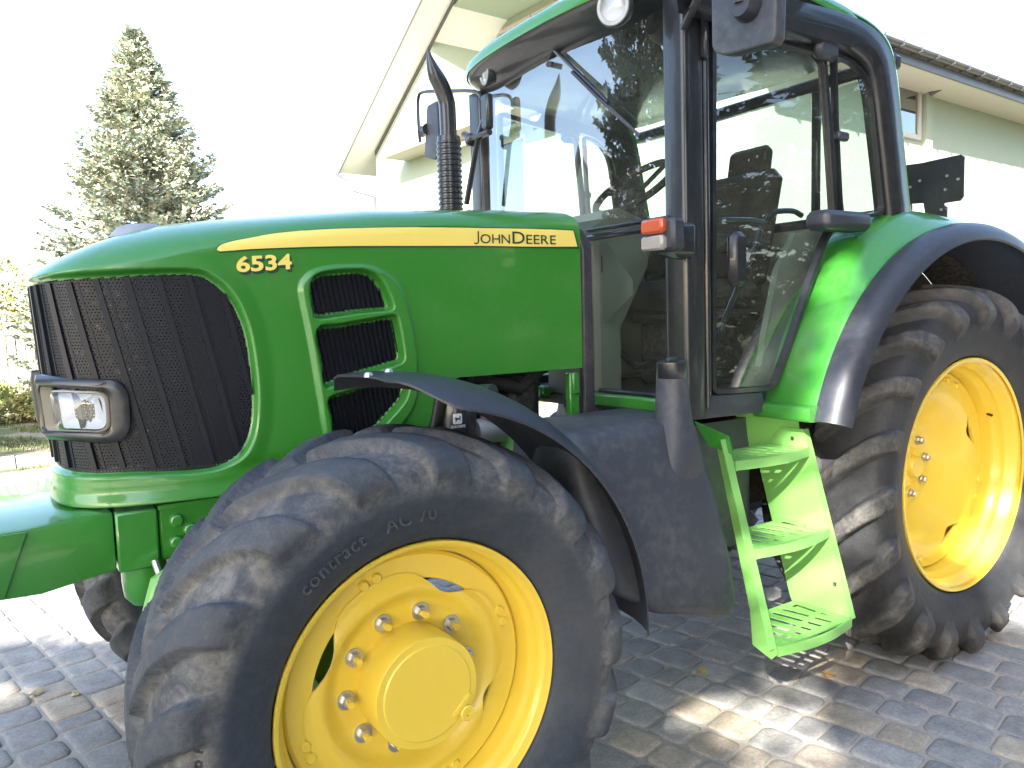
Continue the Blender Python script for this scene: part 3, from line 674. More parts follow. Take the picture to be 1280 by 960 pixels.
# ---------------------------------------------------------------- cab
DP0, DPN = (1.36, -.70, 1.5), (.125, 1, 0)          # door / side glass plane
def dpl(px, py, off=0):
    q = np.array(PL(px, py, DP0, DPN)); n = np.array([.125, 1, 0]); n = n/np.linalg.norm(n); return q-n*off
def frame_loop(pts, w, d, off, name, mat, parent, sgs=(1,), n_=(.125, 1, 0), smooth=40):
    """picture-frame moulding along a closed outline in a vertical plane: w wide inwards, d deep"""
    pts = np.array(pts); n = np.array(n_, float); n /= np.linalg.norm(n); c = pts.mean(0); m_ = len(pts); inn = []
    for i in range(m_):
        t = pts[(i+1) % m_]-pts[i-1]; t /= np.linalg.norm(t); s_ = np.cross(n, t)
        if s_@(c-pts[i]) < 0: s_ = -s_
        inn.append(pts[i]+s_*w)
    inn = np.array(inn); o_ = []
    for src, k in ((pts, 0), (pts*.85+inn*.15, -d), (pts*.15+inn*.85, -d), (inn, 0), (inn, .012), (pts, .012)): o_.append(src+n*k-n*off)
    A_ = np.array(o_).transpose(1, 0, 2); A_ = np.concatenate([A_, A_[:, :1]], 1); out = None
    for sg in sgs:
        B_ = A_.copy(); B_[..., 1] *= sg; out = obj(name, MB().grid(B_, wrap_u=True), mat, parent, smooth=smooth)
    return out
def pane(pts, name, mat, parent, th=.005, n_=(.125, 1, 0), sg=1):
    n = np.array(n_, float); n /= np.linalg.norm(n); pts = np.array(pts)-n*0.002; q = pts.copy(); q[:, 1] *= sg; n2 = n.copy(); n2[1] *= sg
    mb = MB(); k = len(q); mb.add(q, [tuple(range(k))]); return obj(name, mb, mat, parent, smooth=0)
# door glass outline (photo survey on the door plane)
door_px = [(886, 24), (1020, 62), (1030, 75), (1036, 150), (1043, 262), (1041, 285), (1030, 306), (1016, 345), (1000, 395), (985, 440), (968, 484), (960, 489), (893, 494), (886, 488)]
DO = roundpoly([dpl(a, b) for a, b in door_px], [.03, .06, .02, .02, .02, .02, .02, .02, .02, .02, .05, .04, .03, .03], 4)
q_px = [(1040, 66), (1066, 76), (1083, 96), (1090, 120), (1098, 200), (1104, 262), (1098, 270), (1050, 278), (1047, 250), (1042, 150)]
QO = roundpoly([dpl(a, b) for a, b in q_px], [.02, .05, .05, .04, .02, .03, .02, .02, .02, .02], 4)
for sg in (1, -1):
    dr = empty('door', (1.4, -.70*sg, 1.2), trac)
    frame_loop(DO, .024, .018, .0, 'door_frame', 'blackp', dr, (sg,))
    pane(DO, 'door_glass', 'glass', dr, sg=sg)
    hp = [dpl(a, b, .04) for a, b in ((909, 300), (909, 350))]
    c = (np.array(hp[0])+np.array(hp[1]))/2
    mb = MB().box((c[0]+.01, c[1]-.0, c[2]), (.085, .05, .20), ch=.02).tube([(c[0]+.045, c[1]-.028, c[2]+.05), (c[0]+.045, c[1]-.037, c[2]+.05)], .012, 14)
    if sg < 0: mb.v = [(a, -b, d) for a, b, d in mb.v]
    obj('door_handle', mb, 'blackp', dr)
    for a, b, sz in ((1024, 64, (.13, .05, .09)),):
        c = dpl(a, b, .03); mb = MB().box(c, sz, ch=.02)
        if sg < 0: mb.v = [(x, -y, z) for x, y, z in mb.v]
        obj('hinge', mb, 'black', dr)
    # grab bar on the inside of the door
    bar = [dpl(a, b, -.04) for a, b in ((1012, 268), (1000, 262), (976, 264), (966, 276), (950, 274), (912, 274), (900, 280), (897, 300))]
    bar2 = [dpl(a, b, -.04) for a, b in ((962, 280), (950, 318), (925, 375), (900, 440), (895, 455), (900, 466), (908, 468))]
    mb = MB().tube(catmull(bar, 4), .011, 8).tube(catmull(bar2, 4), .011, 8)
    if sg < 0: mb.v = [(x, -y, z) for x, y, z in mb.v]
    obj('grab_bar', mb, 'blackp', dr)
    qw = empty('quarter_window', (2.1, -.79*sg, 1.9), trac)
    frame_loop(QO, .016, .014, .0, 'window_frame', 'blackp', qw, (sg,)); pane(QO, 'window_glass', 'glass', qw, sg=sg)
    mb = MB().box(dpl(1047, 172, .02), (.07, .03, .035), ch=.008)
    if sg < 0: mb.v = [(x, -y, z) for x, y, z in mb.v]
    obj('window_latch', mb, 'black', qw)
    # body below the door: sill and post structure
    y = -.70*sg
    # front pillar: two ridges
    # pillar runs down the front corner of the cab
    mb = MB()
    sec = roundpoly([(-.055, -.05), (.055, -.05), (.055, .05), (-.055, .05)], .02, 3)
    mb.sweep([(1.265, -.675*sg, 1.16), (1.262, -.675*sg, 1.9), (1.258, -.675*sg, 2.64)], [(a, b) for a, b in sec], (0, 1, 0))
    obj('front_pillar', mb, 'blackp', trac)
    mb = MB().tube([(1.325, -.722*sg, 1.19), (1.322, -.722*sg, 1.9), (1.318, -.722*sg, 2.6)], .013, 10).box((1.30, -.74*sg, 2.50), (.025, .03, .16), ch=.008)
    obj('pillar_trim', mb, 'blackp', trac)
    # curved side band of the cab: roof rail running down into the rear post, with its green outer rim
    oc = [(862, -42), (900, -32), (940, -18), (985, -3), (1030, 9), (1065, 21), (1092, 38), (1109, 62), (1117, 100), (1122, 150), (1128, 210), (1135, 274)]
    ic = [(862, 10), (888, 17), (925, 27), (965, 38), (1010, 50), (1045, 58), (1066, 68), (1083, 86), (1091, 118), (1096, 160), (1102, 215), (1108, 274)]
    pr_ = lambda L: catmull([np.array(P(a, b, 'y', -.815)) for a, b in L], 4)
    O_, I_ = pr_(oc), pr_(ic)
    if sg < 0: O_, I_ = O_[14:], I_[14:]
    k_ = len(O_); mid_ = (O_+I_)/2
    rows = []
    for i in range(k_):
        o_, i_ = O_[i], I_[i]; n_ = np.array([0, 1, 0])
        rows.append([i_+n_*.05, i_-n_*.0, i_*.92+o_*.08-n_*.02, i_*.62+o_*.38-n_*.028, i_*.55+o_*.45-n_*.014, i_*.12+o_*.88-n_*.022, o_-n_*.008, o_+n_*.07, i_+n_*.05])
    A_ = np.array(rows); A_[..., 1] *= sg; mb = MB().grid(A_); obj('cab_side_band', mb, 'blackp', trac, smooth=50)
    rows = []
    for i in range(k_):
        o_ = O_[i]; d_ = (O_[i]-I_[i]); d_ /= np.linalg.norm(d_); y_ = np.array([0, 1, 0])
        rows.append([o_+d_*.001+y_*.07, o_+d_*.001-y_*.004, o_+d_*.008-y_*.012, o_+d_*.022-y_*.006, o_+d_*.026+y_*.02, o_+d_*.026+y_*.07, o_+d_*.001+y_*.07])
    A_ = np.array(rows); A_[..., 1] *= sg; obj('cab_rim', MB().grid(A_), 'green', trac, smooth=60)
    # sill under door
    a = dpl(886, 497, -.0); b = dpl(965, 492, -.0)
    mb = MB().prism([(1.22, -.715*sg, 1.150), (1.22, -.715*sg, 1.232), (1.36, -.717*sg, 1.232), (1.60, -.745*sg, 1.228), (1.62, -.75*sg, 1.15)], (0, .12*sg, 0))
    obj('door_sill', mb, 'black', trac, bev=.006)
    # lower front corner window between hood and pillar
    xw = 1.235
    lw = [(xw, y_*sg, z_) for y_, z_ in ((-.23, 1.235), (-.625, 1.235), (-.625, 1.835), (-.23, 1.845))]
    obj('corner_window', MB().add(lw, [(0, 1, 2, 3)]), 'glass', trac, smooth=0)
    mb = MB().box((xw, -.43*sg, 1.228), (.03, .42, .02), ch=.005).box((xw-.02, -.42*sg, 1.852), (.035, .46, .022), ch=.008).box((xw-.02, -.42*sg, 1.882), (.03, .46, .014), ch=.005).box((xw, -.622*sg, 1.54), (.03, .02, .6), ch=.005)
    obj('window_bar', mb, 'blackp', trac)
    mb = MB().box((xw-.01, -.40*sg, 1.195), (.06, .52, .055), ch=.01)
    obj('front_sill', mb, 'green', trac)
    # seal strip at the rear of the hood
    obj('hood_seal', MB().prism([(.987, -.428*sg, 1.10), (1.035, -.428*sg, 1.10), (1.035, -.425*sg, 1.80), (1.0, -.41*sg, 1.86), (.975, -.41*sg, 1.86), (.99, -.428*sg, 1.78)], (0, .03*sg, 0)), 'seal', trac, bev=.004)
    obj('cab_support', MB().box((.95, -.40*sg, 1.22), (.045, .03, .22), ch=.004).box((.95, -.41*sg, 1.29), (.03, .03, .08), ch=.004), 'green', trac)
# windscreen (slightly bowed), upper
ny_ = 17; W_ = np.zeros((ny_, 9, 3))
for i in range(ny_):
    y = -.622+1.244*i/(ny_-1); x0 = 1.235-.05*(1-(y/.622)**2)
    for j in range(9):
        W_[i, j] = (x0-.0*j, y, 1.86+(2.62-1.86)*j/8)
ws = obj('windscreen', MB().grid(W_), 'screen', trac, smooth=180)
mbw = MB().tube([(1.205, 0.03, 2.60), (1.15, -.03, 2.575)], .012, 8)
wa, wb, wc = P(693, 62, 'x', 1.165), P(760, 128, 'x', 1.165), P(800, 170, 'x', 1.17)
mbw.tube([wa, tuple((np.array(wa)+np.array(wb))/2), wb], .009, 8)
mbw.tube([P(715, 90, 'x', 1.155), P(745, 120, 'x', 1.155), wc], .0065, 6)
obj('wiper', mbw, 'blackp', trac)
# rear window frame
obj('rear_window_frame', MB().box((2.42, 0, 1.93), (.05, 1.6, .06), ch=.01).box((2.40, 0, 2.56), (.05, 1.6, .06), ch=.01).box((2.41, .40, 2.25), (.035, .04, .6), ch=.01).box((2.41, -.40, 2.25), (.035, .04, .6), ch=.01), 'blackp', trac)
obj('rear_window', MB().add([(2.42, -.76, 1.95), (2.42, .76, 1.95), (2.40, .76, 2.55), (2.40, -.76, 2.55)], [(0, 1, 2, 3)]), 'glass', trac, smooth=0)
# roof: rounded plan, green shell on black underside
def roof_plan(inset, nose=0.0):
    half_ = [(1.055+nose, 0), (1.06+nose, .20), (1.08+nose, .42), (1.13+nose, .60), (1.23+nose*.6, .73), (1.38, .80), (1.65, .83), (1.9, .83), (2.08, .82), (2.20, .76), (2.27, .6), (2.30, .3), (2.30, 0)]
    c = catmull(half_, 4); full = np.vstack([c, [(x, -y) for x, y in c[::-1][1:-1]]]); ctr = np.array([1.75, 0])
    d = full-ctr; ln = np.linalg.norm(d, axis=1, keepdims=True); return ctr+d*(1-inset/ln)
def ring(inset, z, zf=0, nose=0):
    q = roof_plan(inset, nose); return [(x, y, z+zf*max(0, min(1, (1.5-x)/.5))-.05*max(0, min(1, (x-1.7)/.5))) for x, y in q]
rg_ = [ring(0.0, 2.680, .014), ring(-.004, 2.700, .014), ring(.006, 2.725, .014), ring(.05, 2.765, .012), ring(.15, 2.80, .01), ring(.35, 2.825, .01), ring(.6, 2.835)]
A_ = np.array(rg_).transpose(1, 0, 2); mb = MB().grid(A_, wrap_u=True); k = len(rg_); mb.f.append(tuple(i*k+k-1 for i in range(A_.shape[0])))
obj('cab_roof', mb, 'green', trac, smooth=60)
rg_ = [ring(0.004, 2.700, .014), ring(.004, 2.682, .014), ring(.02, 2.66, .014), ring(.10, 2.61, .02), ring(.17, 2.585)]
A_ = np.array(rg_).transpose(1, 0, 2); mb = MB().grid(A_, wrap_u=True); k = len(rg_); mb.f.append(tuple(i*k+k-1 for i in range(A_.shape[0])))
rf = obj('roof_underside', mb, 'blackp', trac, smooth=60)
def worklight(c, aim):
    w = empty('work_light', c, trac); a = Vector(aim).normalized(); q = a.to_track_quat('X', 'Z').to_matrix()
    def tr(mb): mb.v = [tuple(q @ Vector(v)+Vector(c)) for v in mb.v]; return mb
    obj('lamp_body', tr(MB().lathe([(0, -.07), (.05, -.06), (.068, -.02), (.07, .0), (.066, .006), (.056, .006)], n=32, axis='x')), 'black', w)
    obj('lamp_reflector', tr(MB().lathe([(0, -.03), (.03, -.02), (.05, .0), (.056, .003)], n=32, axis='x')), 'chrome', w)
    obj('lamp_rim', tr(MB().lathe([(.048, .004), (.052, .009), (.062, .009), (.067, .003)], n=32, axis='x')), 'alu', w)
    obj('lens', tr(MB().lathe([(0, .012), (.03, .010), (.052, .004)], n=32, axis='x')), 'lens', w)
worklight(P(767, 8, 'x', 1.07), (-1, -.35, -.15)); c = P(606, 88, 'x', 1.13); worklight(c, (-1, .25, -.1))

# interior ---------------------------------------------------------
obj('cab_floor', MB().box((1.8, 0, 1.17), (1.12, 1.36, .04)), 'dark', trac)
obj('inner_side_wall', MB().prism([(1.62, .60, 1.19), (1.66, .60, 1.50), (1.78, .60, 1.74), (1.95, .60, 1.88), (2.40, .60, 1.93), (2.40, .60, 1.19)], (0, .04, 0)).prism([(1.72, -.62, 1.19), (1.78, -.62, 1.45), (1.88, -.60, 1.70), (2.02, -.58, 1.86), (2.40, -.58, 1.90), (2.40, -.62, 1.19)], (0, .03, 0)).box((2.38, 0, 1.55), (.03, 1.2, .72)), 'beigep', trac, smooth=0)
obj('headliner', MB().box((1.8, 0, 2.615), (1.05, 1.3, .02)).box((1.36, -.25, 2.44), (.05, .16, .09), ch=.01), 'dark', trac)
dash = MB().prism([(1.25, -.17, 1.19), (1.40, -.17, 1.19), (1.40, -.17, 1.48), (1.56, -.17, 1.74), (1.60, -.17, 1.93), (1.40, -.17, 1.99), (1.25, -.17, 1.90)], (0, .34, 0))
obj('dashboard', dash, 'beigep', trac, bev=.015)
pan = MB().prism([(1.25, -.57, 1.19), (1.25, -.57, 1.83), (1.33, -.57, 1.80), (1.55, -.42, 1.66), (1.56, -.42, 1.56), (1.38, -.57, 1.42), (1.37, -.57, 1.19)], (0, .04, 0))
pan = MB().add([P(a, b, 'x', 1.30) for a, b in ((737, 298), (760, 305), (791, 350), (791, 368), (752, 408), (752, 452), (737, 455))], [(0, 1, 2, 3, 4, 5, 6)])
obj('kick_panel', pan, 'beigep', trac, smooth=0)
lv = MB()
for k in range(6): lv.box(tuple(np.array(P(744+k*1.6, 324+k*1.2, 'x', 1.296))), (.004, .004, .07))
obj('speaker_grille', lv, 'dark', trac)
# rear wall / far side console
obj('seat', MB().box((1.98, 0, 1.62), (.50, .52, .14), ch=.05).box((2.30, 0, 1.93), (.12, .50, .60), Matrix.Rotation(R(14), 3, 'Y'), ch=.05).box((2.43, 0, 2.27), (.08, .26, .18), Matrix.Rotation(R(10), 3, 'Y'), ch=.03), 'seatf', trac, bev=.02, seg=3)
obj('armrest', MB().box((2.02, -.30, 1.83), (.34, .07, .07), ch=.02).box((2.02, .34, 1.80), (.42, .14, .12), ch=.02), 'seatf', trac)
obj('seat_base', MB().box((2.0, 0, 1.38), (.36, .38, .38), ch=.03).box((2.0, -.02, 1.52), (.44, .46, .06), ch=.02), 'dark', trac)
obj('side_console', MB().box((2.0, .50, 1.45), (.8, .24, .5), ch=.03).box((2.25, -.52, 1.4), (.3, .22, .45), ch=.03), 'beigep', trac)
sw = MB(); cs = Vector((1.64, 0.0, 2.11)); qm = Matrix.Rotation(R(-38), 3, 'Y')
ring_ = [cs+qm @ Vector((.20*math.cos(t), .20*math.sin(t), 0)) for t in np.linspace(0, 2*math.pi, 40, endpoint=False)]
sw.tube(ring_, .017, 8, closed=True)
for t in (R(200), R(-20), R(90)): sw.tube([cs+qm @ Vector((.19*math.cos(t), .19*math.sin(t), 0)), cs+qm @ Vector((0, 0, -.03))], .012, 6)
sw.lathe([(0, .0), (.05, -.01), (.05, -.05), (0, -.05)], tuple(cs), 16, 'z')
swo = obj('steering_wheel', sw, 'dark', trac)
obj('steering_column', MB().tube([(1.64, 0, 2.09), (1.53, 0, 1.86), (1.42, 0, 1.5)], [.035, .06, .07], 12), 'dark', trac)
obj('brake_pedal', MB().tube([(1.42, -.10, 1.62), (1.40, -.12, 1.40), (1.50, -.14, 1.31), (1.60, -.15, 1.32)], .016, 8).box((1.62, -.15, 1.33), (.09, .07, .02), ch=.005), 'dark', trac)
obj('gear_lever', MB().tube([(2.05, .36, 1.7), (2.0, .36, 1.98)], .008, 8).lathe([(0, .05), (.02, .03), (.018, 0), (0, -.01)], (2.0, .36, 1.97), 12, 'z'), 'dark', trac)

# indicator lamp on the pillar bracket
il = empty('indicator_lamp', (1.05, -.80, 1.80), trac)
obj('bracket', MB().prism([(1.20, -.74, 1.845), (1.13, -.80, 1.845), (1.0, -.82, 1.845), (.995, -.84, 1.80), (1.0, -.80, 1.735), (1.08, -.80, 1.725), (1.20, -.74, 1.725)], (0, .03, 0)).box((1.12, -.755, 1.79), (.17, .07, .115), ch=.012), 'blackp', il, bev=.006)
bx = P(845, 291, 'x', .99); cy = P(818, 291, 'x', .955)
obj('lamp_box', MB().box((.99, cy[1]-.015, 1.79), (.06, .125, .105), ch=.012), 'black', il)
obj('orange_lens', MB().box((.952, cy[1]+.0, 1.818), (.03, .10, .048), ch=.008), 'orange', il)
obj('clear_lens', MB().box((.952, cy[1]+.0, 1.765), (.03, .10, .048), ch=.008), 'clearlens', il)
# rear lamp box / hinge at the fender top
c = P(1040, 278, 'y', -.80)
obj('marker_lamp', MB().box((c[0], -.83, c[2]), (.30, .11, .075), ch=.02), 'black', trac, bev=.006)

# near mirror
mr = empty('mirror', (1.0, -1.1, 2.4), trac)
mo = roundpoly([P(888, -20, 'x', .96), P(971, -20, 'x', .96), P(969, 45, 'x', .96), P(965, 54, 'x', .96), P(905, 70, 'x', .96), P(889, 64, 'x', .96)], [.03, .03, .02, .02, .03, .03], 4)
mo = np.vstack([mo]); mo2 = mo.copy()
mbm = MB().prism([tuple(v) for v in mo], (.045, 0, 0)); obj('mirror_housing', mbm, 'tank', mr, bev=.012, seg=3)
cyc = mo.mean(0); obj('mirror_face', MB().add([(1.0075, cyc[1]+(v[1]-cyc[1])*.9, cyc[2]+(v[2]-cyc[2])*.9) for v in mo], [tuple(range(len(mo)))]), 'mirror', mr, smooth=0)
k = P(930, 5, 'x', .94)
obj('mirror_arm', MB().lathe([(0, -.03), (.035, -.03), (.045, 0), (.045, .02)], (k[0]+.01, k[1], k[2]), 20, 'x').tube([(k[0]-.02, k[1], k[2]), (k[0]-.03, k[1], k[2]+.12), (1.05, -1.02, k[2]+.22), (1.22, -.72, k[2]+.14)], .014, 8), 'black', mr)
# far mirror with its tube hoop
mf = empty('mirror', (1.15, .95, 2.4), trac)
mx = 1.13
def FMp(a, b, x=mx): return P(a, b, 'x', x)
mo = roundpoly([FMp(533, 132), FMp(546, 125), FMp(549, 192), FMp(541, 200), FMp(530, 196)], .02, 4)
obj('mirror_housing', MB().prism([tuple(v) for v in mo], (.06, 0, 0)), 'tank', mf, bev=.01)
hoop = catmull([FMp(525, 178), FMp(523, 150), FMp(523, 122), FMp(530, 115), FMp(555, 114), FMp(590, 114), FMp(602, 122), FMp(606, 145)], 4)
obj('mirror_arm', MB().tube(hoop, .009, 8).tube([FMp(605, 150), FMp(597, 175), FMp(583, 255)], .014, 8).lathe([(0, -.03), (.03, -.03), (.02, .0), (.03, .03), (0, .03)], FMp(531, 163), 14, 'y').box(FMp(609, 140), (.04, .06, .16), ch=.01).tube([FMp(612, 165), FMp(592, 173), FMp(580, 168)], .016, 8).box(FMp(588, 175), (.05, .05, .06), ch=.015), 'blackp', mf)
# exhaust
ex = empty('exhaust', (.93, .37, 1.85), trac)
e0 = np.array(P(563, 262, 'y', .40)); e1 = np.array(P(561, 160, 'y', .40)); ee = np.array(P(546, 86, 'y', .40))
exx, exy = .5*(e0[0]+e1[0]), .40
ez = e1[2]
pp = catmull([(exx, exy, 1.80, .037), (exx, exy, 2.2, .037), (exx, exy, ez+.06, .037), (exx-.006, exy, ez+.12, .037), (exx-.028, exy, ez+.175, .037), (exx-.052, exy, ez+.215, .035), (exx-.066, exy, ez+.245, .028), (exx-.076, exy, ez+.275, .019), (exx-.084, exy, ez+.305, .010), (exx-.088, exy, ez+.325, .003)], 4)
obj('exhaust_pipe', MB().tube([tuple(q[:3]) for q in pp], [max(.002, q[3]) for q in pp], 18), 'blackp', ex)
hs = MB().lathe([(.050, 1.84), (.052, 2.33), (.050, 2.345), (.038, 2.35)], (exx, exy, 0), 28, 'z')
hs2 = MB()
for k in range(18): hs2.lathe([(.052, 1.90+k*.024), (.0565, 1.904+k*.024), (.0565, 1.910+k*.024), (.052, 1.914+k*.024)], (exx, exy, 0), 28, 'z')
h_ = obj('heat_shield', hs, 'blackp', ex); obj('shield_ribs', hs2, 'blackp', ex)

# ---------------------------------------------------------------- fuel tank
def loft(sections, name, mat, parent, sub=0, smooth=60):
    A_ = np.array(sections); mb = MB().grid(A_.transpose(1, 0, 2), wrap_u=True); k = A_.shape[0]; n = A_.shape[1]
    mb.f.append(tuple(i*k for i in range(n))); mb.f.append(tuple(i*k+k-1 for i in range(n))[::-1]); return obj(name, mb, mat, parent, smooth=smooth)
secs = []
for z, x0, x1, yo, r in ((.50, .86, 1.16, -.93, .05), (.515, .80, 1.19, -.965, .06), (.56, .74, 1.205, -.98, .07), (.70, .66, 1.20, -.965, .07), (.90, .60, 1.175, -.93, .07), (1.0, .58, 1.16, -.905, .07), (1.08, .58, 1.145, -.88, .07), (1.14, .59, 1.135, -.86, .07), (1.175, .60, 1.125, -.845, .06), (1.19, .63, 1.10, -.80, .05)):
    secs.append([(x, y, z+.10*(1-(x-x0)/(x1-x0))*(z < .6)) for x, y in roundpoly([(x0, yo), (x1, yo), (x1+.02, -.50), (x0, -.50)], r, 5)])
tank = loft(secs, 'fuel_tank', 'tank', trac)
tc_ = P(847, 470, 'y', -.85); tx0 = tc_[0]
secs = []
for z, rx, ry, cy_ in ((.95, .14, .05, -.85), (1.05, .105, .075, -.84), (1.12, .085, .075, -.83), (1.18, .066, .066, -.825), (1.26, .056, .056, -.825), (1.325, .052, .052, -.825)):
    secs.append([(tx0+.015*(1.3-z)+rx*math.cos(t), cy_+ry*math.sin(t), z) for t in np.linspace(0, 2*math.pi, 24, endpoint=False)])
loft(secs, 'filler_neck', 'tank', tank)
obj('filler_cap', MB().lathe([(0, .055), (.044, .055), (.050, .050), (.053, .0), (.050, -.005), (0, -.005)], (tx0, -.825, 1.328), 30, 'z').box((tx0, -.825, 1.387), (.07, .02, .016), Matrix.Rotation(.4, 3, 'Z'), ch=.005), 'blackp', tank)
secs = []
for z, x0, x1 in ((.62, 1.30, 1.62), (.66, 1.24, 1.66), (1.0, 1.22, 1.66), (1.12, 1.24, 1.64)): secs.append([(x, y, z) for x, y in roundpoly([(x0, -.66), (x1, -.66), (x1, -.3), (x0, -.3)], .06, 4)])
loft(secs, 'rear_tank', 'tank', trac)

# ---------------------------------------------------------------- ladder
ld = empty('ladder', (1.45, -1.0, .4), trac)
def lpt(x, z, yoff=0): return (x, -.87-.21*(1.10-z)/.70+yoff, z)
xr, xl = 1.675, 1.255
# right side plate: wide sheet leaning with the ladder
rp = [lpt(xr, 1.09), lpt(xr, .415), lpt(xr, .375, .02), lpt(xr, .365, .24), lpt(xr, .43, .255), lpt(xr, 1.03, .255), lpt(xr, 1.09, .20)]
obj('side_plate', MB().prism(rp, (.006, 0, 0)), 'green_l', ld)
obj('plate_flange', MB().prism([lpt(xr+.006, 1.09), lpt(xr+.006, .415), lpt(xr+.030, .415), lpt(xr+.030, 1.09)], (0, .005, 0)), 'green_l', ld)
obj('top_bracket', MB().prism([(1.60, -.62, 1.15), (1.685, -.84, 1.15), (1.685, -.86, 1.0), (1.685, -.70, .97), (1.60, -.60, 1.02)], (.006, .004, 0)), 'green_l', ld)
lp = [lpt(xl, 1.10), lpt(xl, .40), lpt(xl, .375, .03), lpt(xl, .40, .10), lpt(xl, .52, .075), lpt(xl, 1.05, .055), lpt(xl, 1.12, .055)]
obj('side_plate', MB().prism(lp, (.006, 0, 0)).prism([lpt(xl, 1.10), lpt(xl, .42), lpt(xl-.028, .42), lpt(xl-.028, 1.10)], (0, .005, 0)), 'green_l', ld)
obj('top_bracket', MB().prism([(1.235, -.74, 1.15), (1.25, -.88, 1.11), (1.25, -.90, 1.05), (1.24, -.80, 1.07)], (.008, .0, 0)), 'green', ld)
for x, z, yy in ((1.673, 1.05, .06), (1.673, 1.05, .2), (1.673, .98, .1), (1.673, .64, .2), (1.673, .61, .2), (1.673, .53, .03)):
    q = lpt(x, z, yy); obj('plate_hole', MB().box(q, (.004, .012, .014)), 'dark', ld)
for z, dep in ((1.005, .17), (.715, .20), (.405, .235)):
    st = empty('step', lpt(1.46, z), ld)
    y0_ = lpt(0, z)[1]
    # nosing bowed outwards
    nos = [(xl+.012+(xr-xl-.014)*t, y0_-.028*math.sin(math.pi*t), z) for t in np.linspace(0, 1, 13)]
    mb = MB().sweep(nos, [(-.003, -.020), (.003, -.020), (.003, .014), (-.003, .014)], (0, 1, 0))
    # slotted tread: edges, centre rib, diagonal bars
    xa, xb, ya, yb = xl+.012, xr-.002, y0_-.002, y0_+dep
    T = .006; zt_ = z+.014
    dp_ = lambda x: dep*(.25+.75*min(1, max(0, (x-xa)/(.48*(xb-xa)))))
    mb.box(((xa+xb)/2, ya+.012, zt_), (xb-xa, .028, T)).box((xb-.012, (ya+yb)/2, zt_-.001), (.024, dep, T))
    bk = [(xa, ya+dp_(xa)), (xa+.48*(xb-xa), ya+dep), (xb, ya+dep)]
    for (x0_, y0b), (x1_, y1b) in zip(bk[:-1], bk[1:]): mb.prism([(x0_, y0b-.022, zt_-T/2), (x1_, y1b-.022, zt_-T/2), (x1_, y1b, zt_-T/2), (x0_, y0b, zt_-T/2)], (0, 0, T))
    mb.prism([(xa, ya+dp_(xa)*.5-.01, zt_+.001), (xb, ya+dep*.5-.012, zt_+.001), (xb, ya+dep*.5+.010, zt_+.001), (xa, ya+dp_(xa)*.5+.008, zt_+.001)], (0, 0, T*.5))
    for k in range(6):
        xx = xa+.035+(xb-xa-.06)*(k+.35)/6; d_ = dp_(xx-.02); mb.prism([(xx-.002, ya, zt_-.001), (xx+.030, ya, zt_-.001), (xx+.030-.045*d_/dep, ya+d_-.004, zt_-.001), (xx-.002-.045*d_/dep, ya+d_-.004, zt_-.001)], (0, 0, T*.8))
    mb.box((xa+.003, ya+dp_(xa)*.5, z-.002), (.004, dp_(xa), .03)).box((xb-.003, (ya+yb)/2, z-.002), (.004, dep, .03))
    obj('tread', mb, 'green_l', st, smooth=0)
q = P(1001, 806, 'y', -1.06); obj('white_plate', MB().box((q[0], -1.055, q[2]), (.055, .004, .035)), 'white', ld)

# engine bay details under the hood
fl = empty('fuel_filter', (.42, -.36, 1.22), trac)
fc = P(578, 525, 'y', -.46)
obj('filter_body', MB().lathe([(0, -.13), (.045, -.13), (.052, -.11), (.052, .07), (.045, .09), (0, .09)], (fc[0], -.41, fc[2]), 28, 'z'), 'blackp', fl)
lx, lz = P(572, 524, 'y', -.463)[0], P(572, 524, 'y', -.463)[2]
obj('logo_plate', MB().prism([(lx+a, -.4645, lz+b) for a, b in roundpoly([(-.016, -.016), (.016, -.016), (.016, .018), (-.016, .018)], .005, 3)], (0, .004, 0)), 'white', fl)
deer = [(-.012, .004), (-.009, .008), (-.004, .005), (.003, .004), (.006, .008), (.004, .013), (.007, .010), (.0085, .013), (.009, .009), (.012, .006), (.008, .004), (.009, -.001), (.012, -.006), (.009, -.006), (.006, -.001), (-.003, -.002), (-.008, -.008), (-.012, -.010), (-.009, -.004)]
obj('deer_emblem', MB().add([(lx+a, -.4665, lz+b) for a, b in deer], [tuple(range(len(deer)))]), 'decal_g', fl, smooth=0)
V, F = text_mesh('JOHN DEERE', .012, 1.0, .0003, 0); V[:, 0] -= V[:, 0].mean()
obj('filter_lettering', MB().add([(lx+v[0]*.8, -.4662, lz-.028+v[1]) for v in V], F), 'white', fl, smooth=0)
a1 = P(615, 535, 'y', -.42); a2 = P(635, 545, 'y', -.42)
obj('starter_motor', MB().lathe([(0, -.06), (.045, -.06), (.045, .05), (.03, .07), (0, .07)], (a1[0], -.40, a1[2]-.01), 20, 'x').box((a1[0]+.01, -.41, a1[2]+.05), (.08, .05, .05), ch=.01).tube([(a1[0]-.02, -.44, a1[2]+.06), (a1[0]+.05, -.45, a1[2]+.065)], .014, 10), 'alu', trac)
obj('air_pipe', MB().tube(catmull([P(640, 548, 'y', -.40), P(655, 560, 'y', -.38), P(675, 575, 'y', -.34)], 4), .05, 16), 'green_l', trac)
obj('engine_cover', MB().box((a1[0]-.10, -.38, a1[2]+.02), (.09, .08, .12), ch=.01).box((a1[0]+.02, -.30, a1[2]+.08), (.16, .08, .1), ch=.02), 'dark', trac)
obj('axle_bracket', MB().box((.62, -.40, 1.0), (.3, .12, .14), ch=.02), 'green_l', trac)

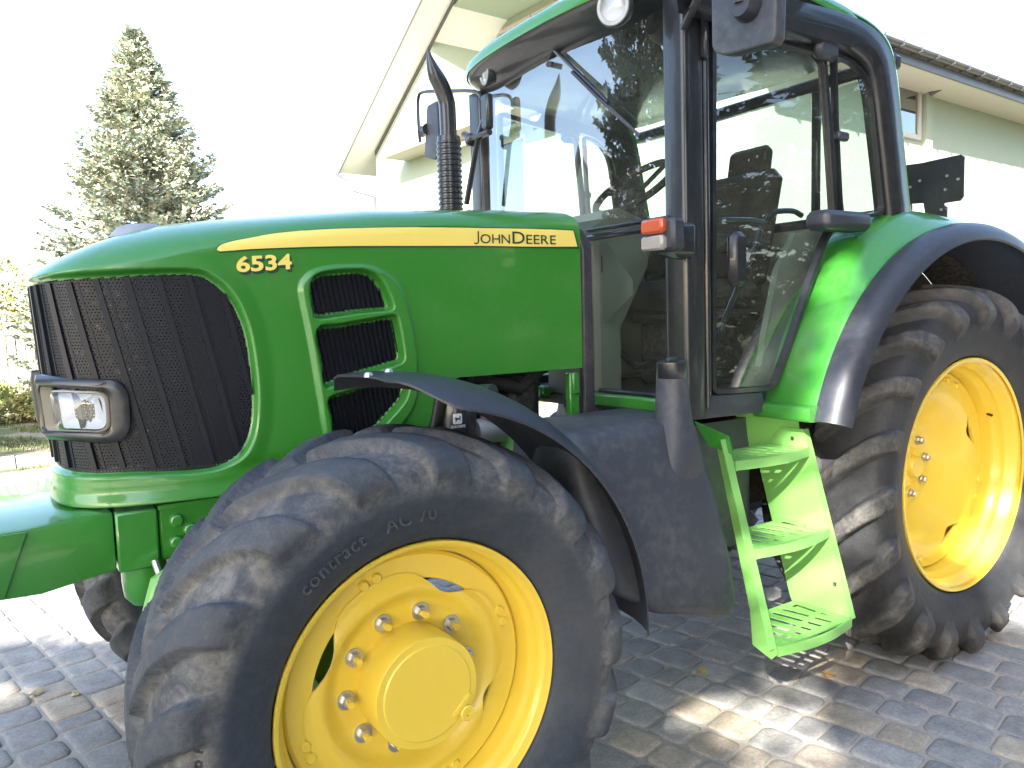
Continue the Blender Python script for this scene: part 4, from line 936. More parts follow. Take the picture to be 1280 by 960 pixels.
# hitch plate bracket behind the cab
hx = 2.86
def HP(a, b): return P(a, b, 'x', hx)
hp = [HP(1126, 207), HP(1150, 204), HP(1201, 193), HP(1205, 196), HP(1204, 246), HP(1200, 251), HP(1180, 254), HP(1179, 259), HP(1183, 262), HP(1182, 272), HP(1157, 272), HP(1154, 254), HP(1139, 255), HP(1139, 273), HP(1126, 273)]
np_ = obj('number_plate_bracket', MB().prism(hp, (.008, 0, 0)), 'blackp', trac)
for a, b in ((1138, 234), (1150, 226), (1184, 220), (1198, 224), (1177, 262), (1182, 237)):
    q = HP(a, b); obj('bracket_bolt', MB().lathe([(0, -.006), (.006, -.006), (.007, 0)], q, 10, 'x'), 'steel', np_)
obj('bracket_post', MB().box((hx+.02, HP(1168, 270)[1], 1.93), (.04, .09, .14), ch=.01).box((hx+.02, HP(1130, 270)[1], 1.93), (.04, .05, .2), ch=.01), 'blackp', np_)
obj('rear_axle', MB().lathe([(.0, -.70), (.14, -.70), (.16, -.5), (.2, -.3), (.2, .3), (.16, .5), (.14, .70), (0, .7)], (AX, 0, .8), 24).box((2.75, 0, 1.1), (.7, .9, .5), ch=.05), 'dark', trac)
# ================================================================== SURROUNDINGS
def attrmat(name, rough=.85, bmp=.4, bscale=60, var=.25, spec=.3):
    mt, nt, p = newmat(name); at = N(nt, 'ShaderNodeAttribute'); at.attribute_name = 'Col'
    f = noise(nt, bscale, 5, .65); f2 = noise(nt, bscale*.12, 4, .6)
    g = ramp(nt, f, [(.3, (1-var,)*3), (.7, (1+var,)*3)]); g2 = ramp(nt, f2, [(.35, (.85,)*3), (.65, (1.15,)*3)])
    v = N(nt, 'ShaderNodeVectorMath', operation='MULTIPLY'); nt.links.new(at.outputs['Color'], v.inputs[0]); nt.links.new(g, v.inputs[1])
    v2 = N(nt, 'ShaderNodeVectorMath', operation='MULTIPLY'); nt.links.new(v.outputs[0], v2.inputs[0]); nt.links.new(g2, v2.inputs[1])
    nt.links.new(v2.outputs[0], p.inputs['Base Color']); p.inputs['Roughness'].default_value = rough; p.inputs['Specular IOR Level'].default_value = spec
    if bmp: nt.links.new(bump(nt, f, bmp, .006), p.inputs['Normal'])
    return mt
def raw(name, V, F, C, mat, parent=None, smooth=True, loc=None):
    me = bpy.data.meshes.new(name); V = np.asarray(V, np.float32); F = np.asarray(F)
    k = F.shape[1]; me.vertices.add(len(V)); me.vertices.foreach_set('co', V.ravel()); me.loops.add(F.size); me.loops.foreach_set('vertex_index', F.astype(np.int32).ravel())
    me.polygons.add(len(F)); me.polygons.foreach_set('loop_start', np.arange(0, F.size, k, dtype=np.int32)); me.update(calc_edges=True); me.validate()
    if C is not None:
        at = me.color_attributes.new('Col', 'FLOAT_COLOR', 'POINT'); CC = np.ones((len(V), 4), np.float32); CC[:, :3] = C; at.data.foreach_set('color', CC.ravel())
    if smooth: me.shade_smooth()
    me.materials.append(mat); o = bpy.data.objects.new(name, me); COL.objects.link(o)
    if parent: o.parent = parent; WL[o.name] = WL[parent.name].copy()
    else: WL[o.name] = Vector()
    if loc is not None: o.location = loc
    return o

# ground sheet to the horizon
mt, nt, p = newmat('far_ground'); f = noise(nt, .35, 6, .6); f2 = noise(nt, 9, 6, .7)
mm = N(nt, 'ShaderNodeMath', operation='MULTIPLY'); nt.links.new(f, mm.inputs[0]); nt.links.new(f2, mm.inputs[1])
nt.links.new(ramp(nt, mm.outputs[0], [(.16, (.055, .085, .022)), (.25, (.13, .13, .06)), (.36, (.26, .22, .15))]), p.inputs['Base Color']); p.inputs['Roughness'].default_value = .95
nt.links.new(bump(nt, f2, .6, .05), p.inputs['Normal'])
o = obj('ground', MB().add([(-600, -600, -.045), (600, -600, -.045), (600, 600, -.045), (-600, 600, -.045)], [(0, 1, 2, 3)]), mt, smooth=0); tag(o, kind='structure')
# paved yard: sand bed sheet and rounded concrete setts
mt, nt, p = newmat('sand_bed'); f = noise(nt, 120, 4, .7); f2 = noise(nt, 3, 4)
nt.links.new(mixc(nt, f2, ramp(nt, f, [(.3, (.36, .32, .26)), (.7, (.52, .46, .37))]), (.36, .33, .29)), p.inputs['Base Color']); p.inputs['Roughness'].default_value = .95; nt.links.new(bump(nt, f, .5, .004), p.inputs['Normal'])
YA = R(11.7); ux = np.array([math.cos(YA), math.sin(YA)]); uy = np.array([-math.sin(YA), math.cos(YA)])
uy = np.array([-.2, .98]); uy /= np.linalg.norm(uy); ux = np.array([uy[1], -uy[0]])
o = obj('yard_sand_bed', MB().add([(-14, -16, -.0045), (16, -16, -.0045), (16, 7.35, -.0045), (-14, 7.35, -.0045)], [(0, 1, 2, 3)]), mt, smooth=0); tag(o, kind='structure')
V = []; F = []; C = []
prof = [(1.0, -.012), (1.0, -.004), (.93, 0.0006), (.86, .0032), (.70, .0044)]
ncorner = 4
def sett(cx, cy, lx, ly, col, jit, zz, rot):
    global V, F, C
    r_ = min(lx, ly)*.5*random.uniform(.26, .44); o0 = len(V); cr, sr = math.cos(rot), math.sin(rot)
    pts = []
    for sx_, sy_, a0 in ((1, 1, 0), (-1, 1, 90), (-1, -1, 180), (1, -1, 270)):
        for k in range(ncorner):
            a = R(a0+90*k/(ncorner-1)); pts.append((sx_*(lx/2-r_)+r_*math.cos(a), sy_*(ly/2-r_)+r_*math.sin(a)))
    pts = [(a+random.uniform(-jit, jit), b+random.uniform(-jit, jit)) for a, b in pts]; n = len(pts)
    tl = (random.uniform(-.012, .012), random.uniform(-.012, .012))
    for f_, z_ in prof:
        for a, b in pts:
            ins = 1-f_; a2 = a-math.copysign(min(abs(a), ins*min(lx, ly)*.5), a); b2 = b-math.copysign(min(abs(b), ins*min(lx, ly)*.5), b)
            x_ = cx+(a2*cr-b2*sr); y_ = cy+(a2*sr+b2*cr); w = ux*x_+uy*y_
            V.append((w[0], w[1], z_+zz+(a2*tl[0]+b2*tl[1] if z_ > -.01 else 0))); C.append(col)
    m_ = len(prof)
    for j in range(m_-1):
        for k in range(n): F.append((o0+j*n+k, o0+j*n+(k+1) % n, o0+(j+1)*n+(k+1) % n, o0+(j+1)*n+k))
    # flat cap as quads
    b0 = o0+(m_-1)*n
    for k in range(n//2-1): F.append((b0+k, b0+k+1, b0+n-2-k, b0+n-1-k))
cw = .168; nr = np.random.default_rng(11)
for ci in range(-26, 68):
    cx = ci*cw; t = -4.2+random.random()*.3
    while t < 9.2:
        L_ = random.choice([.11, .165, .165, .22, .165]); cy = t+L_/2; t += L_
        w = ux*cx+uy*cy
        if not (-2.6 < w[0] < 9.5 and -2.7 < w[1] < 7.3): continue
        nz = math.sin(w[0]*1.3+w[1]*.9+1.2)+.6*math.sin(w[0]*.7-w[1]*2.1)+random.gauss(0, .45)
        # band of tan setts running across the yard
        bd = abs(w[0]+w[1]-.2+.05*math.sin(w[0]*3))
        tan = (bd < .15 and random.random() < .8) or random.random() < .04
        v_ = random.uniform(1.0, 1.28)
        if tan: c_ = (.33*v_, .285*v_, .225*v_)
        elif nz > .9: c_ = (.28*v_, .27*v_, .255*v_)
        else: c_ = (.222*v_, .217*v_, .210*v_)
        sett(cx+random.uniform(-.003, .003), cy, cw-.011, L_-.010, c_, .0012, random.uniform(-.002, .002), random.uniform(-.02, .02))
ps = raw('yard_setts', V, F, C, attrmat('sett_concrete', .8, .5, 90, .22)); tag(ps, kind='structure')

# garden strip, path
mt, nt, p = newmat('garden_soil'); f = noise(nt, 1.6, 6, .65); f2 = noise(nt, 30, 5, .7)
nt.links.new(mixc(nt, ramp(nt, f, [(.42, (0, 0, 0)), (.56, (1, 1, 1))]), (.33, .27, .19), mixc(nt, f2, (.07, .10, .03), (.18, .18, .07))), p.inputs['Base Color']); p.inputs['Roughness'].default_value = .95; nt.links.new(bump(nt, f2, .7, .03), p.inputs['Normal'])
M['soil'] = mt
o = obj('lawn', MB().add([(-30, 7.35, -.012), (40, 7.35, -.012), (40, 30, -.012), (-30, 30, -.012)], [(0, 1, 2, 3)]), mt, smooth=0); tag(o, kind='structure')
mt2 = paint('path_concrete', (.27, .28, .29), .85, 0, dirt=(.38, .33, .25), dirt_amt=.4, nscale=2, bmp=.2)
mb = MB()
for k in range(60): mb.box((-14.0+k*.5, 8.0+(-14+k*.5)*-.04, .0), (.492, .85, .05), ch=.008)
o = obj('garden_path', mb, mt2); tag(o, kind='structure')
# grass tufts
def blades(n, xr_, yr_, h, seed, keep=None, dens=None):
    g = np.random.default_rng(seed); x = g.uniform(*xr_, n); y = g.uniform(*yr_, n)
    k = np.sin(x*2.1+1)*np.sin(y*1.7+.5)+np.sin(x*5.3+y*3.1)*.5+g.normal(0, .25, n) > .0; k &= np.abs(y-8.0+x*.04) > .47
    x, y = x[k], y[k]; n = len(x); a = g.uniform(0, 6.28, n); hh = h*g.uniform(.4, 1.3, n); wd = .006*g.uniform(.6, 1.5, n)
    lx_, ly_ = g.normal(0, .35, n)*hh, g.normal(0, .35, n)*hh
    A_ = np.stack([x-np.cos(a)*wd, y-np.sin(a)*wd, np.full(n, -.012)], -1); B_ = np.stack([x+np.cos(a)*wd, y+np.sin(a)*wd, np.full(n, -.012)], -1); T_ = np.stack([x+lx_, y+ly_, hh], -1)
    V = np.stack([A_, B_, T_], 1).reshape(-1, 3); F = np.arange(3*n).reshape(-1, 3); c = np.array([.07, .10, .03])*g.uniform(.6, 1.5, (n, 1))+np.array([.07, .05, .0])*g.uniform(0, 1, (n, 1)); return V, F, np.repeat(c, 3, 0)
leafm = attrmat('foliage', .6, 0, 5, .0, .35)
nt = leafm.node_tree; pb = nt.nodes['Principled BSDF']
V_, F_, C_ = blades(22000, (-2.5, 2.2), (7.35, 13.5), .05, 3); o = raw('grass', V_, F_, C_, leafm, smooth=False); tag(o, kind='stuff', label='short patchy grass and weeds on dry soil beside the garden path', cat='grass')

# ---- foliage helpers
def leaf_cloud(ctr, nrm_dir, size, g, aspect=1.6):
    """ctr (n,3) -> quads randomly turned about the given directions"""
    n = len(ctr); a = nrm_dir/np.linalg.norm(nrm_dir, axis=1, keepdims=True); r_ = g.normal(size=(n, 3)); b = np.cross(a, r_); b /= np.linalg.norm(b, axis=1, keepdims=True)
    s_ = size*g.uniform(.6, 1.4, (n, 1)); q = [ctr-b*s_/aspect*.5, ctr+a*s_*.5-b*s_*.1, ctr+a*s_, ctr+b*s_/aspect*.5+a*s_*.3]
    return np.stack(q, 1).reshape(-1, 3), np.arange(4*n).reshape(-1, 4)
def conifer(name, loc, h, rmax, z0, nbr, per, leaf, cols, label, group=None, seed=1, taper=1.0, droop=-.15, keep=None, cat='tree', trunk_r=.16, gapy=0):
    g = np.random.default_rng(seed); root = empty(name, loc); L = Vector(loc)
    tk = MB().tube([(0, 0, -.1), (.02, 0, h*.3), (0, .03, h*.65), (0, 0, h*.99)], [trunk_r, trunk_r*.75, trunk_r*.4, .012], 10)
    cs_, ds_, cc_ = [], [], []
    limbs = MB()
    for i in range(nbr):
        u = g.random()**.8*(1-.0); z = z0+(h-z0)*u*.985
        Rr = rmax*((1-u)**taper)*(.72+.42*g.random())+.10
        az = g.uniform(0, 2*math.pi); d = np.array([math.cos(az), math.sin(az), 0]); lift = droop+.55*u*.6+g.normal(0, .07)
        tip = np.array([0, 0, z])+d*Rr+np.array([0, 0, lift*Rr+.10*Rr])
        n = max(6, int(per*(Rr/rmax)**.9)); t = g.uniform(.18, 1.03, n)**.75
        pos = np.array([0, 0, z])[None]+(tip-np.array([0, 0, z]))[None]*t[:, None]; pos[:, 2] += -.12*Rr*np.sin(t*math.pi)
        sp = .16*Rr*(1.15-t)[:, None]+.02; sd = np.array([-d[1], d[0], 0]); pos += sd[None]*g.normal(0, 1, (n, 1))*sp*.9+np.array([0, 0, 1])[None]*g.normal(0, .35, (n, 1))*sp*.6
        dr_ = d[None]*.8+sd[None]*g.normal(0, .8, (n, 1))+np.array([0, 0, 1])[None]*g.normal(.1, .35, (n, 1))
        cs_.append(pos); ds_.append(dr_); b_ = g.uniform(.75, 1.25)
        cc_.append(np.array(cols)[g.integers(0, len(cols), n)]*b_*g.uniform(.7, 1.3, (n, 1)))
        if Rr > rmax*.25 and i % 2 == 0: limbs.tube([(0, 0, z), tuple(tip*.95+np.array([0, 0, z])*.05)], [.025*(1-u)+.008, .004], 5)
    P_, D_, C_ = np.vstack(cs_), np.vstack(ds_), np.vstack(cc_)
    if keep is not None:
        k = keep(P_+np.array(loc)); P_, D_, C_ = P_[k], D_[k], C_[k]
    V, F = leaf_cloud(P_, D_, leaf, g); raw('crown', V, F, np.repeat(C_, 4, 0), leafm, root, smooth=False); WL[root.name] = Vector(loc)
    tk.v = [(a+L.x, b+L.y, c+L.z) for a, b, c in tk.v+[]]; obj('trunk', tk, bark, root)
    if limbs.v: limbs.v = [(a+L.x, b+L.y, c+L.z) for a, b, c in limbs.v]; obj('branches', limbs, bark, root, smooth=0)
    tag(root, label, cat, group); return root
bark = paint('bark', (.10, .075, .055), .9, 0, dirt=(.2, .17, .13), dirt_amt=.6, nscale=8, bmp=.6)
def bush(name, loc, rx, ry, h, n, leaf, cols, label, seed, group=None, cat='shrub'):
    g = np.random.default_rng(seed); root = empty(name, loc); L = np.array(loc, float)
    k = 9; cc = np.stack([g.normal(0, .38, k)*rx, g.normal(0, .38, k)*ry, g.uniform(.35, .85, k)*h], -1); cr = g.uniform(.28, .5, k)
    idx = g.integers(0, k, n); d = g.normal(size=(n, 3)); d /= np.linalg.norm(d, axis=1, keepdims=True); rad = g.uniform(.55, 1.05, n)**.5
    pos = cc[idx]+d*rad[:, None]*cr[idx][:, None]*np.array([rx, ry, h*.75]); pos[:, 2] = np.abs(pos[:, 2])
    V, F = leaf_cloud(pos, d+g.normal(0, .5, (n, 3)), leaf, g, 1.3); c = np.array(cols)[g.integers(0, len(cols), n)]*g.uniform(.65, 1.35, (n, 1))
    raw('foliage', V, F, np.repeat(c, 4, 0), leafm, root, smooth=False)
    st = MB()
    for i in range(6): st.tube([tuple(L+[g.normal(0, .05), g.normal(0, .05), -.05]), tuple(L+cc[i])], [.02, .006], 5)
    obj('stems', st, bark, root, smooth=0); tag(root, label, cat, group); return root
def ground_at(px, py): return P(px, py, 'z', 0)
# blue spruce behind the hood
sp_top = P(166, 30, 'y', 14.0)
conifer('spruce_tree', (sp_top[0], 14.0, 0), sp_top[2], 2.55, .5, 900, 150, .11, [(.40, .45, .34), (.33, .38, .30), (.48, .49, .34), (.24, .28, .21), (.38, .33, .22)], 'tall pale blue spruce with a ragged pointed top rising behind the front of the hood', seed=5, taper=.98, droop=-.12)
# yellow-green bushes and low plants at the far left
bq = P(15, 345, 'y', 16.5)
bush('autumn_bush', (bq[0]-.75, 17.2, 0), .9, .8, bq[2]+.45, 4200, .11, [(.30, .28, .06), (.22, .25, .07), (.36, .30, .08)], 'tall yellowing bush standing behind the plank fence at the left edge', 21)
for i, (px_, yy, h_, col_, lb) in enumerate([(-28, 13.2, .62, (.20, .25, .08), 'leafy green shrub in front of the plank fence, cut off by the left edge'), (30, 12.6, .42, (.26, .26, .09), 'low yellow-green shrub beside the headlight, at the foot of the fence'), (70, 13.6, .5, (.16, .22, .09), 'round shrub mostly hidden by the front grille')]):
    q = P(px_, 500, 'y', yy); bush('shrub', (q[0], yy, 0), .75, .6, h_, 2600, .07, [col_, tuple(c*1.4 for c in col_), (.34, .27, .10)], lb, 31+i, 'shrubs along the plank fence')
# plank fence
fr0 = empty('plank_fence', (-.6, 15, 0)); mb = MB()
fm = paint('weathered_planks', (.50, .46, .42), .85, 0, dirt=(.30, .27, .24), dirt_amt=.6, nscale=3, bmp=.4)
fz = P(20, 412, 'y', 15)[2]
for k in range(64):
    x = -7.5+k*.155; hh = fz+random.uniform(-.04, .03)
    mb.prism([(x, 15, .02), (x+.125, 15, .02), (x+.125, 15, hh-.08), (x+.0625, 15, hh), (x, 15, hh-.08)], (0, .022, 0))
obj('planks', mb, fm, fr0, smooth=0)
obj('rail', MB().box((-2.6, 15.05, .4), (9.9, .04, .09)), fm, fr0); obj('rail', MB().box((-2.6, 15.05, fz-.35), (9.9, .04, .09)), fm, fr0)
for k in range(5): obj('post', MB().box((-7.4+k*2.4, 15.1, fz/2-.1), (.1, .1, fz)), fm, fr0)
tag(fr0, 'weathered pale plank fence with pointed boards behind the garden at the left', 'fence')
for q, cc, lb in (((106, 899), 0, 'small dry tan leaf on the paving left of the front tyre, nearer the left edge'), ((152, 905), 0, 'small pale leaf on the paving beside the front tyre'), ((876, 841), 1, 'small yellow leaf on the shaded paving in front of the fuel tank'), ((1036, 845), 1, 'orange leaf in the sunlit patch below the ladder')):
    pass
lms = [paint('dry_leaf', c_, .7, 0, dirt_amt=.3, nscale=40) for c_ in ((.30, .24, .12), (.33, .29, .17), (.40, .30, .06), (.38, .19, .05))]; li_ = 0
lm = paint('dry_leaf', (.42, .30, .07), .7, 0, dirt_amt=.3, nscale=40)
for q, lb in (((45, 868), 'small dry curled leaf on the light paving near the left edge'), ((95, 869), 'small pale leaf on the paving just left of the front tyre'), ((876, 841), 'small yellow leaf on the shaded paving in front of the fuel tank'), ((1036, 845), 'orange leaf on the sunlit paving below the ladder')):
    g0 = P(*q, 'z', .008); a = random.uniform(0, 6); mb = MB(); o_ = []
    for t in np.linspace(0, 2*math.pi, 12, endpoint=False):
        r_ = (.026, .02, .024, .022)[li_]*(1+.25*math.cos((3+li_ % 2)*t)); x_, y_ = 1.4*r_*math.cos(t), .8*r_*math.sin(t); o_.append((g0[0]+x_*math.cos(a)-y_*math.sin(a), g0[1]+x_*math.sin(a)+y_*math.cos(a), .010+.010*abs(math.cos(t))))
    mb.prism(o_, (0, 0, .001)); o = obj('fallen_leaf', mb, lms[li_], smooth=0); li_ += 1; tag(o, lb, 'leaf', 'leaves fallen on the yard')

# ---- house
A0 = np.array(P(1113, 52, 'z', 5.85)); A1 = np.array(P(1280, 113, 'z', 5.85)); Fc = np.array(P(424, 212, 'z', 5.85))
u = A1-A0; u[2] = 0; u /= np.linalg.norm(u); v = np.array([-u[1], u[0], 0])
t_ = (Fc-A0)@v; N0 = Fc-v*t_; DEP = t_                      # near eave corner, house depth between eaves
pl = PL(525, 0, tuple(N0), tuple(u)); rz_ = (pl[2]-5.85)/(DEP-((np.array(pl)-N0)@v)); 
RZ = 5.85+rz_*DEP/2
def H(a, b, z): w = N0+u*a+v*b; return (w[0], w[1], z)
def hpx(px, py, a=None, b=None):
    """survey a photo point on the house plane a (along) or b (deep) constant -> (a, b, z)"""
    q = np.array(PL(px, py, H(a, 0, 0), tuple(u)) if a is not None else PL(px, py, H(0, b, 0), tuple(v))); return ((q-N0)@u, (q-N0)@v, q[2])
print('HOUSE', N0, DEP, 'ridge', RZ, 'u', u)
wallm = paint('render_pale_green', (.34, .385, .30), .9, 0, dirt=(.5, .5, .42), dirt_amt=.25, nscale=2, bmp=.12)
verg = paint('verge_white', (.78, .76, .72), .8, 0, dirt_amt=.05, bmp=0)
soff = paint('soffit_cream', (.46, .42, .36), .8, 0, dirt_amt=.1, bmp=0)
fasc = paint('fascia_grey', (.33, .33, .345), .7, 0, dirt_amt=.1, bmp=0)
gutm = paint('gutter_dark', (.06, .055, .06), .4, .2, dirt_amt=.2)
tilem = paint('roof_tile', (.20, .15, .13), .7, 0, dirt=(.35, .3, .25), dirt_amt=.5, nscale=6, bmp=.2)
wfm = paint('window_frame_cream', (.5, .45, .39), .5, .1, dirt_amt=.1)
pan2 = paint('curtain_dark', (.10, .10, .09), .8, 0)
hs_ = empty('house', tuple(N0*np.array([1, 1, 0]))); LEN = 22.0; OV = .75; OH = .85
sl = (RZ-5.85)/(DEP/2)
def hb(name, a0, a1, b0, b1, z0, z1, mat, parent=hs_, bev=0, mb=None):
    own = mb is None; mb = mb or MB(); vs = [H(a, b, z) for a in (a0, a1) for b in (b0, b1) for z in (z0, z1)]
    mb.add(vs, [(0, 1, 3, 2), (4, 6, 7, 5), (0, 4, 5, 1), (2, 3, 7, 6), (0, 2, 6, 4), (1, 5, 7, 3)]); return obj(name, mb, mat, parent, smooth=0, bev=bev) if own else mb
rc = hpx(610, 60, a=OV+1.7); vb_far = rc[1]; vb_near = 2.6; zfl = 5.72
zr = lambda b: 5.85-.10+sl*min(b, DEP-b)      # underside of roof
# lower storey walls (pieces round the recess)
mb = MB(); hb('', OV, LEN, OH, DEP-OH, 0, 5.60, None, mb=mb)
hb('', OV+1.7, LEN, OH+.001, DEP-OH-.001, 5.60, 5.78, None, mb=mb)
# upper back wall with gable
g_ = [H(OV+1.7, OH, 5.75), H(OV+1.7, DEP-OH, 5.75), H(OV+1.7, DEP-OH, zr(OH)), H(OV+1.7, DEP/2, zr(DEP/2)), H(OV+1.7, OH, zr(OH))]
mb.prism(g_, tuple(u*.2))
# flush gable pieces far and near of the recess
g_ = [H(OV, vb_far, 5.6), H(OV, DEP-OH, 5.6), H(OV, DEP-OH, zr(OH)), H(OV, max(vb_far, DEP/2), zr(max(vb_far, DEP/2)))]
if vb_far < DEP/2: g_.append(H(OV, vb_far, zr(vb_far)))
mb.prism(g_, tuple(u*1.7))
mb.prism([H(OV, OH, 5.6), H(OV, vb_near, 5.6), H(OV, vb_near, zr(vb_near)), H(OV, OH, zr(OH))], tuple(u*1.7))
obj('wall', mb, wallm, hs_, smooth=0)
# recess ceiling
cz = hpx(640, 22, a=OV+1.7)[2]
hb('loggia_ceiling', OV+.05, OV+1.7, vb_near, vb_far, cz, cz+.12, wallm)
# balcony slab with parapet
b0 = hpx(610, 160, a=.05)[1]; zb_ = hpx(473, 201, a=.05)[2]
bf = hpx(480, 205, a=.05)[1]
bl = hb('balcony', .0, OV, 3.0, bf, zb_, zb_+.22, soff)
# roof slabs
def slope(bA, bB, zA, zB, name, mat, off, th, a0=0, a1=LEN, parent=hs_):
    mb = MB(); vs = [H(a, b, z+o_) for a in (a0, a1) for (b, z) in ((bA, zA), (bB, zB)) for o_ in (off, off+th)]
    mb.add(vs, [(0, 1, 3, 2), (4, 6, 7, 5), (0, 4, 5, 1), (2, 3, 7, 6), (0, 2, 6, 4), (1, 5, 7, 3)]); return obj(name, mb, mat, parent, smooth=0)
r1 = slope(0, DEP/2, 5.85, RZ, 'soffit', verg, -.10, .10); slope(DEP, DEP/2, 5.85, RZ, 'soffit', verg, -.10, .10)
slope(-.01, DEP/2, 5.85, RZ, 'verge_board', fasc, -.13, .26, -.06, -.002); slope(DEP+.01, DEP/2, 5.85, RZ, 'verge_board', fasc, -.13, .26, -.06, -.002)
mb = MB()
for bA, bB in ((OH, DEP/2), (DEP-OH, DEP/2)):
    vs = [H(a, b, z) for a in (OV-.03, OV-.004) for (b, z) in ((bA, zr(bA)), (bB, zr(bB))) for z in (z-.13, z-.01)]
    mb.add(vs, [(0, 1, 3, 2), (4, 6, 7, 5), (0, 4, 5, 1), (2, 3, 7, 6), (0, 2, 6, 4), (1, 5, 7, 3)])
obj('verge_trim', mb, gutm, hs_, smooth=0)
def tiles(side):
    na, nb = 300, 150; a = np.linspace(-.05, LEN, na); bb = np.linspace(-.10, DEP/2, nb); AA, BB = np.meshgrid(a, bb, indexing='ij')
    slen = math.hypot(1, sl); k = BB*slen/.34; row = k-np.floor(k); hgt = .045*(1-row)+.022*np.cos(2*math.pi*AA/.30)
    Z_ = 5.85+sl*BB+.03+hgt; Bv = BB if side == 0 else DEP-BB; W_ = N0[None, None]+u[None, None]*AA[..., None]+v[None, None]*Bv[..., None]; W_[..., 2] = Z_
    return obj('roof_tiles', MB().grid(W_), tilem, hs_, smooth=35)
tiles(0); tiles(1)
# flat eave soffit, gutter and its straps
hb('eave_soffit', OV, LEN, .06, OH, 5.62, 5.66, soff)
gm = MB(); gs = [H(a, -.13, 5.80) for a in (-.1, LEN)]
secg = [(.075*math.cos(t), .075*math.sin(t)) for t in np.linspace(math.pi, 2*math.pi, 9)]+[(.068*math.cos(t), .068*math.sin(t)) for t in np.linspace(2*math.pi, math.pi, 9)]
for a in (-.1, LEN): gm.v += [tuple(np.array(H(a, -.10+p_, 5.83+q_))) for p_, q_ in secg]
n = len(secg); gm.f += [(k, (k+1) % n, n+(k+1) % n, n+k) for k in range(n)]
for k in range(36): a = .3+k*.6; hb('', a, a+.03, -.19, .0, 5.75, 5.765, None, mb=gm); hb('', a, a+.03, -.195, -.185, 5.75, 5.85, None, mb=gm)
obj('gutter', gm, gutm, hs_, smooth=30)
hb('fascia', -.0, LEN, .0, .055, 5.60, 5.82, gutm)
# windows
def window(a, b, z0, z1, horizontal, c0, c1, nb=1):
    """window on the gable (a const, c along b) or on the side wall (b const, c along a)"""
    w = empty('window', H(a, b, z0), hs_) if False else None
    t = .09; mb = MB()
    def bx(c0_, c1_, z0_, z1_, d0, d1, m_):
        if horizontal: hb('', a+d0, a+d1, c0_, c1_, z0_, z1_, None, mb=m_)
        else: hb('', c0_, c1_, b+d0, b+d1, z0_, z1_, None, mb=m_)
    bx(c0, c1, z0, z0+t, -.05, .05, mb); bx(c0, c1, z1-t, z1, -.05, .05, mb); bx(c0, c0+t, z0+t, z1-t, -.05, .05, mb); bx(c1-t, c1, z0+t, z1-t, -.05, .05, mb)
    for k in range(1, nb+1):
        m_ = c0+(c1-c0)*k/(nb+1)
        if nb: bx(m_-.05, m_+.05, z0+t, z1-t, -.045, .045, mb)
    f = obj('window', mb, wfm, hs_, smooth=0)
    mb = MB(); bx(c0+t, c1-t, z0+t, z1-t, -.012, -.006, mb); obj('pane', mb, 'wglass', f, smooth=0)
    mb = MB(); bx(c0+t, c1-t, z0+t, z1-t, -.004, -.002, mb); obj('curtain', mb, pan2, f, smooth=0)
w0 = hpx(622, 20, a=OV+1.7)[1]; w1 = hpx(664, 20, a=OV+1.7)[1]
window(OV+1.7, 0, 5.9, cz-.18, True, w1-.02, w0, 0); window(OV+1.7, 0, 5.9, cz-.18, True, w1-1.5, w1-.06, 0)
wa_ = hpx(596, 185, a=OV)[1]; zt2 = hpx(600, 176, a=OV)[2]
window(OV, 0, 3.2, min(zt2, 5.4), True, wa_-1.9, wa_, 1); window(OV, 0, .9, 2.3, True, wa_-3.5, wa_-1.8, 1)
ww0 = hpx(1116, 140, b=OH)[0]; ww1 = hpx(1149, 140, b=OH)[0]; zz0 = hpx(1149, 176, b=OH)[2]; zz1 = hpx(1140, 104, b=OH)[2]
window(0, OH, zz0, zz1, False, ww0-.4, ww1, 0)
window(0, OH, .9, 2.4, False, ww1-7, ww1-5, 1)
pA = hpx(1160, 150, b=OH)[0]; hb('pilaster', ww1+.12, pA, OH-.10, OH-.002, .02, 5.615, wallm)
dm = MB().tube([H(pA+.1, -.08, 5.78), H(pA-.2, .4, 5.70), H(pA-.25, OH-.14, 5.58), H(pA-.25, OH-.14, .1)][:3], .045, 8); obj('rain_pipe', dm, gutm, hs_)
dp = MB().tube([H(-.05, DEP+.1, 5.75), H(.1, DEP-.3, 5.5), H(.2, DEP-.5, 5.2), H(OV-.06, DEP-OH+.05, 5.0), H(OV-.06, DEP-OH+.05, .1)], .045, 8); obj('rain_pipe', dp, gutm, hs_)
tag(hs_, 'pale green rendered house with a tiled gable roof and balcony behind the tractor', 'house')

# ---- what stands outside the frame and shades the yard or shows in the glass and paint
SUN = np.array([-.700, -.490, .515]); SUN /= np.linalg.norm(SUN)
hd = np.array([-SUN[0], -SUN[1]]); hl_ = np.linalg.norm(hd); hd /= hl_; tanE = SUN[2]/hl_
def pq(X_): X_ = np.asarray(X_); p_ = X_[..., 0]*hd[1]-X_[..., 1]*hd[0]; q_ = X_[..., 2]+tanE*(X_[..., 0]*hd[0]+X_[..., 1]*hd[1]); return p_, q_
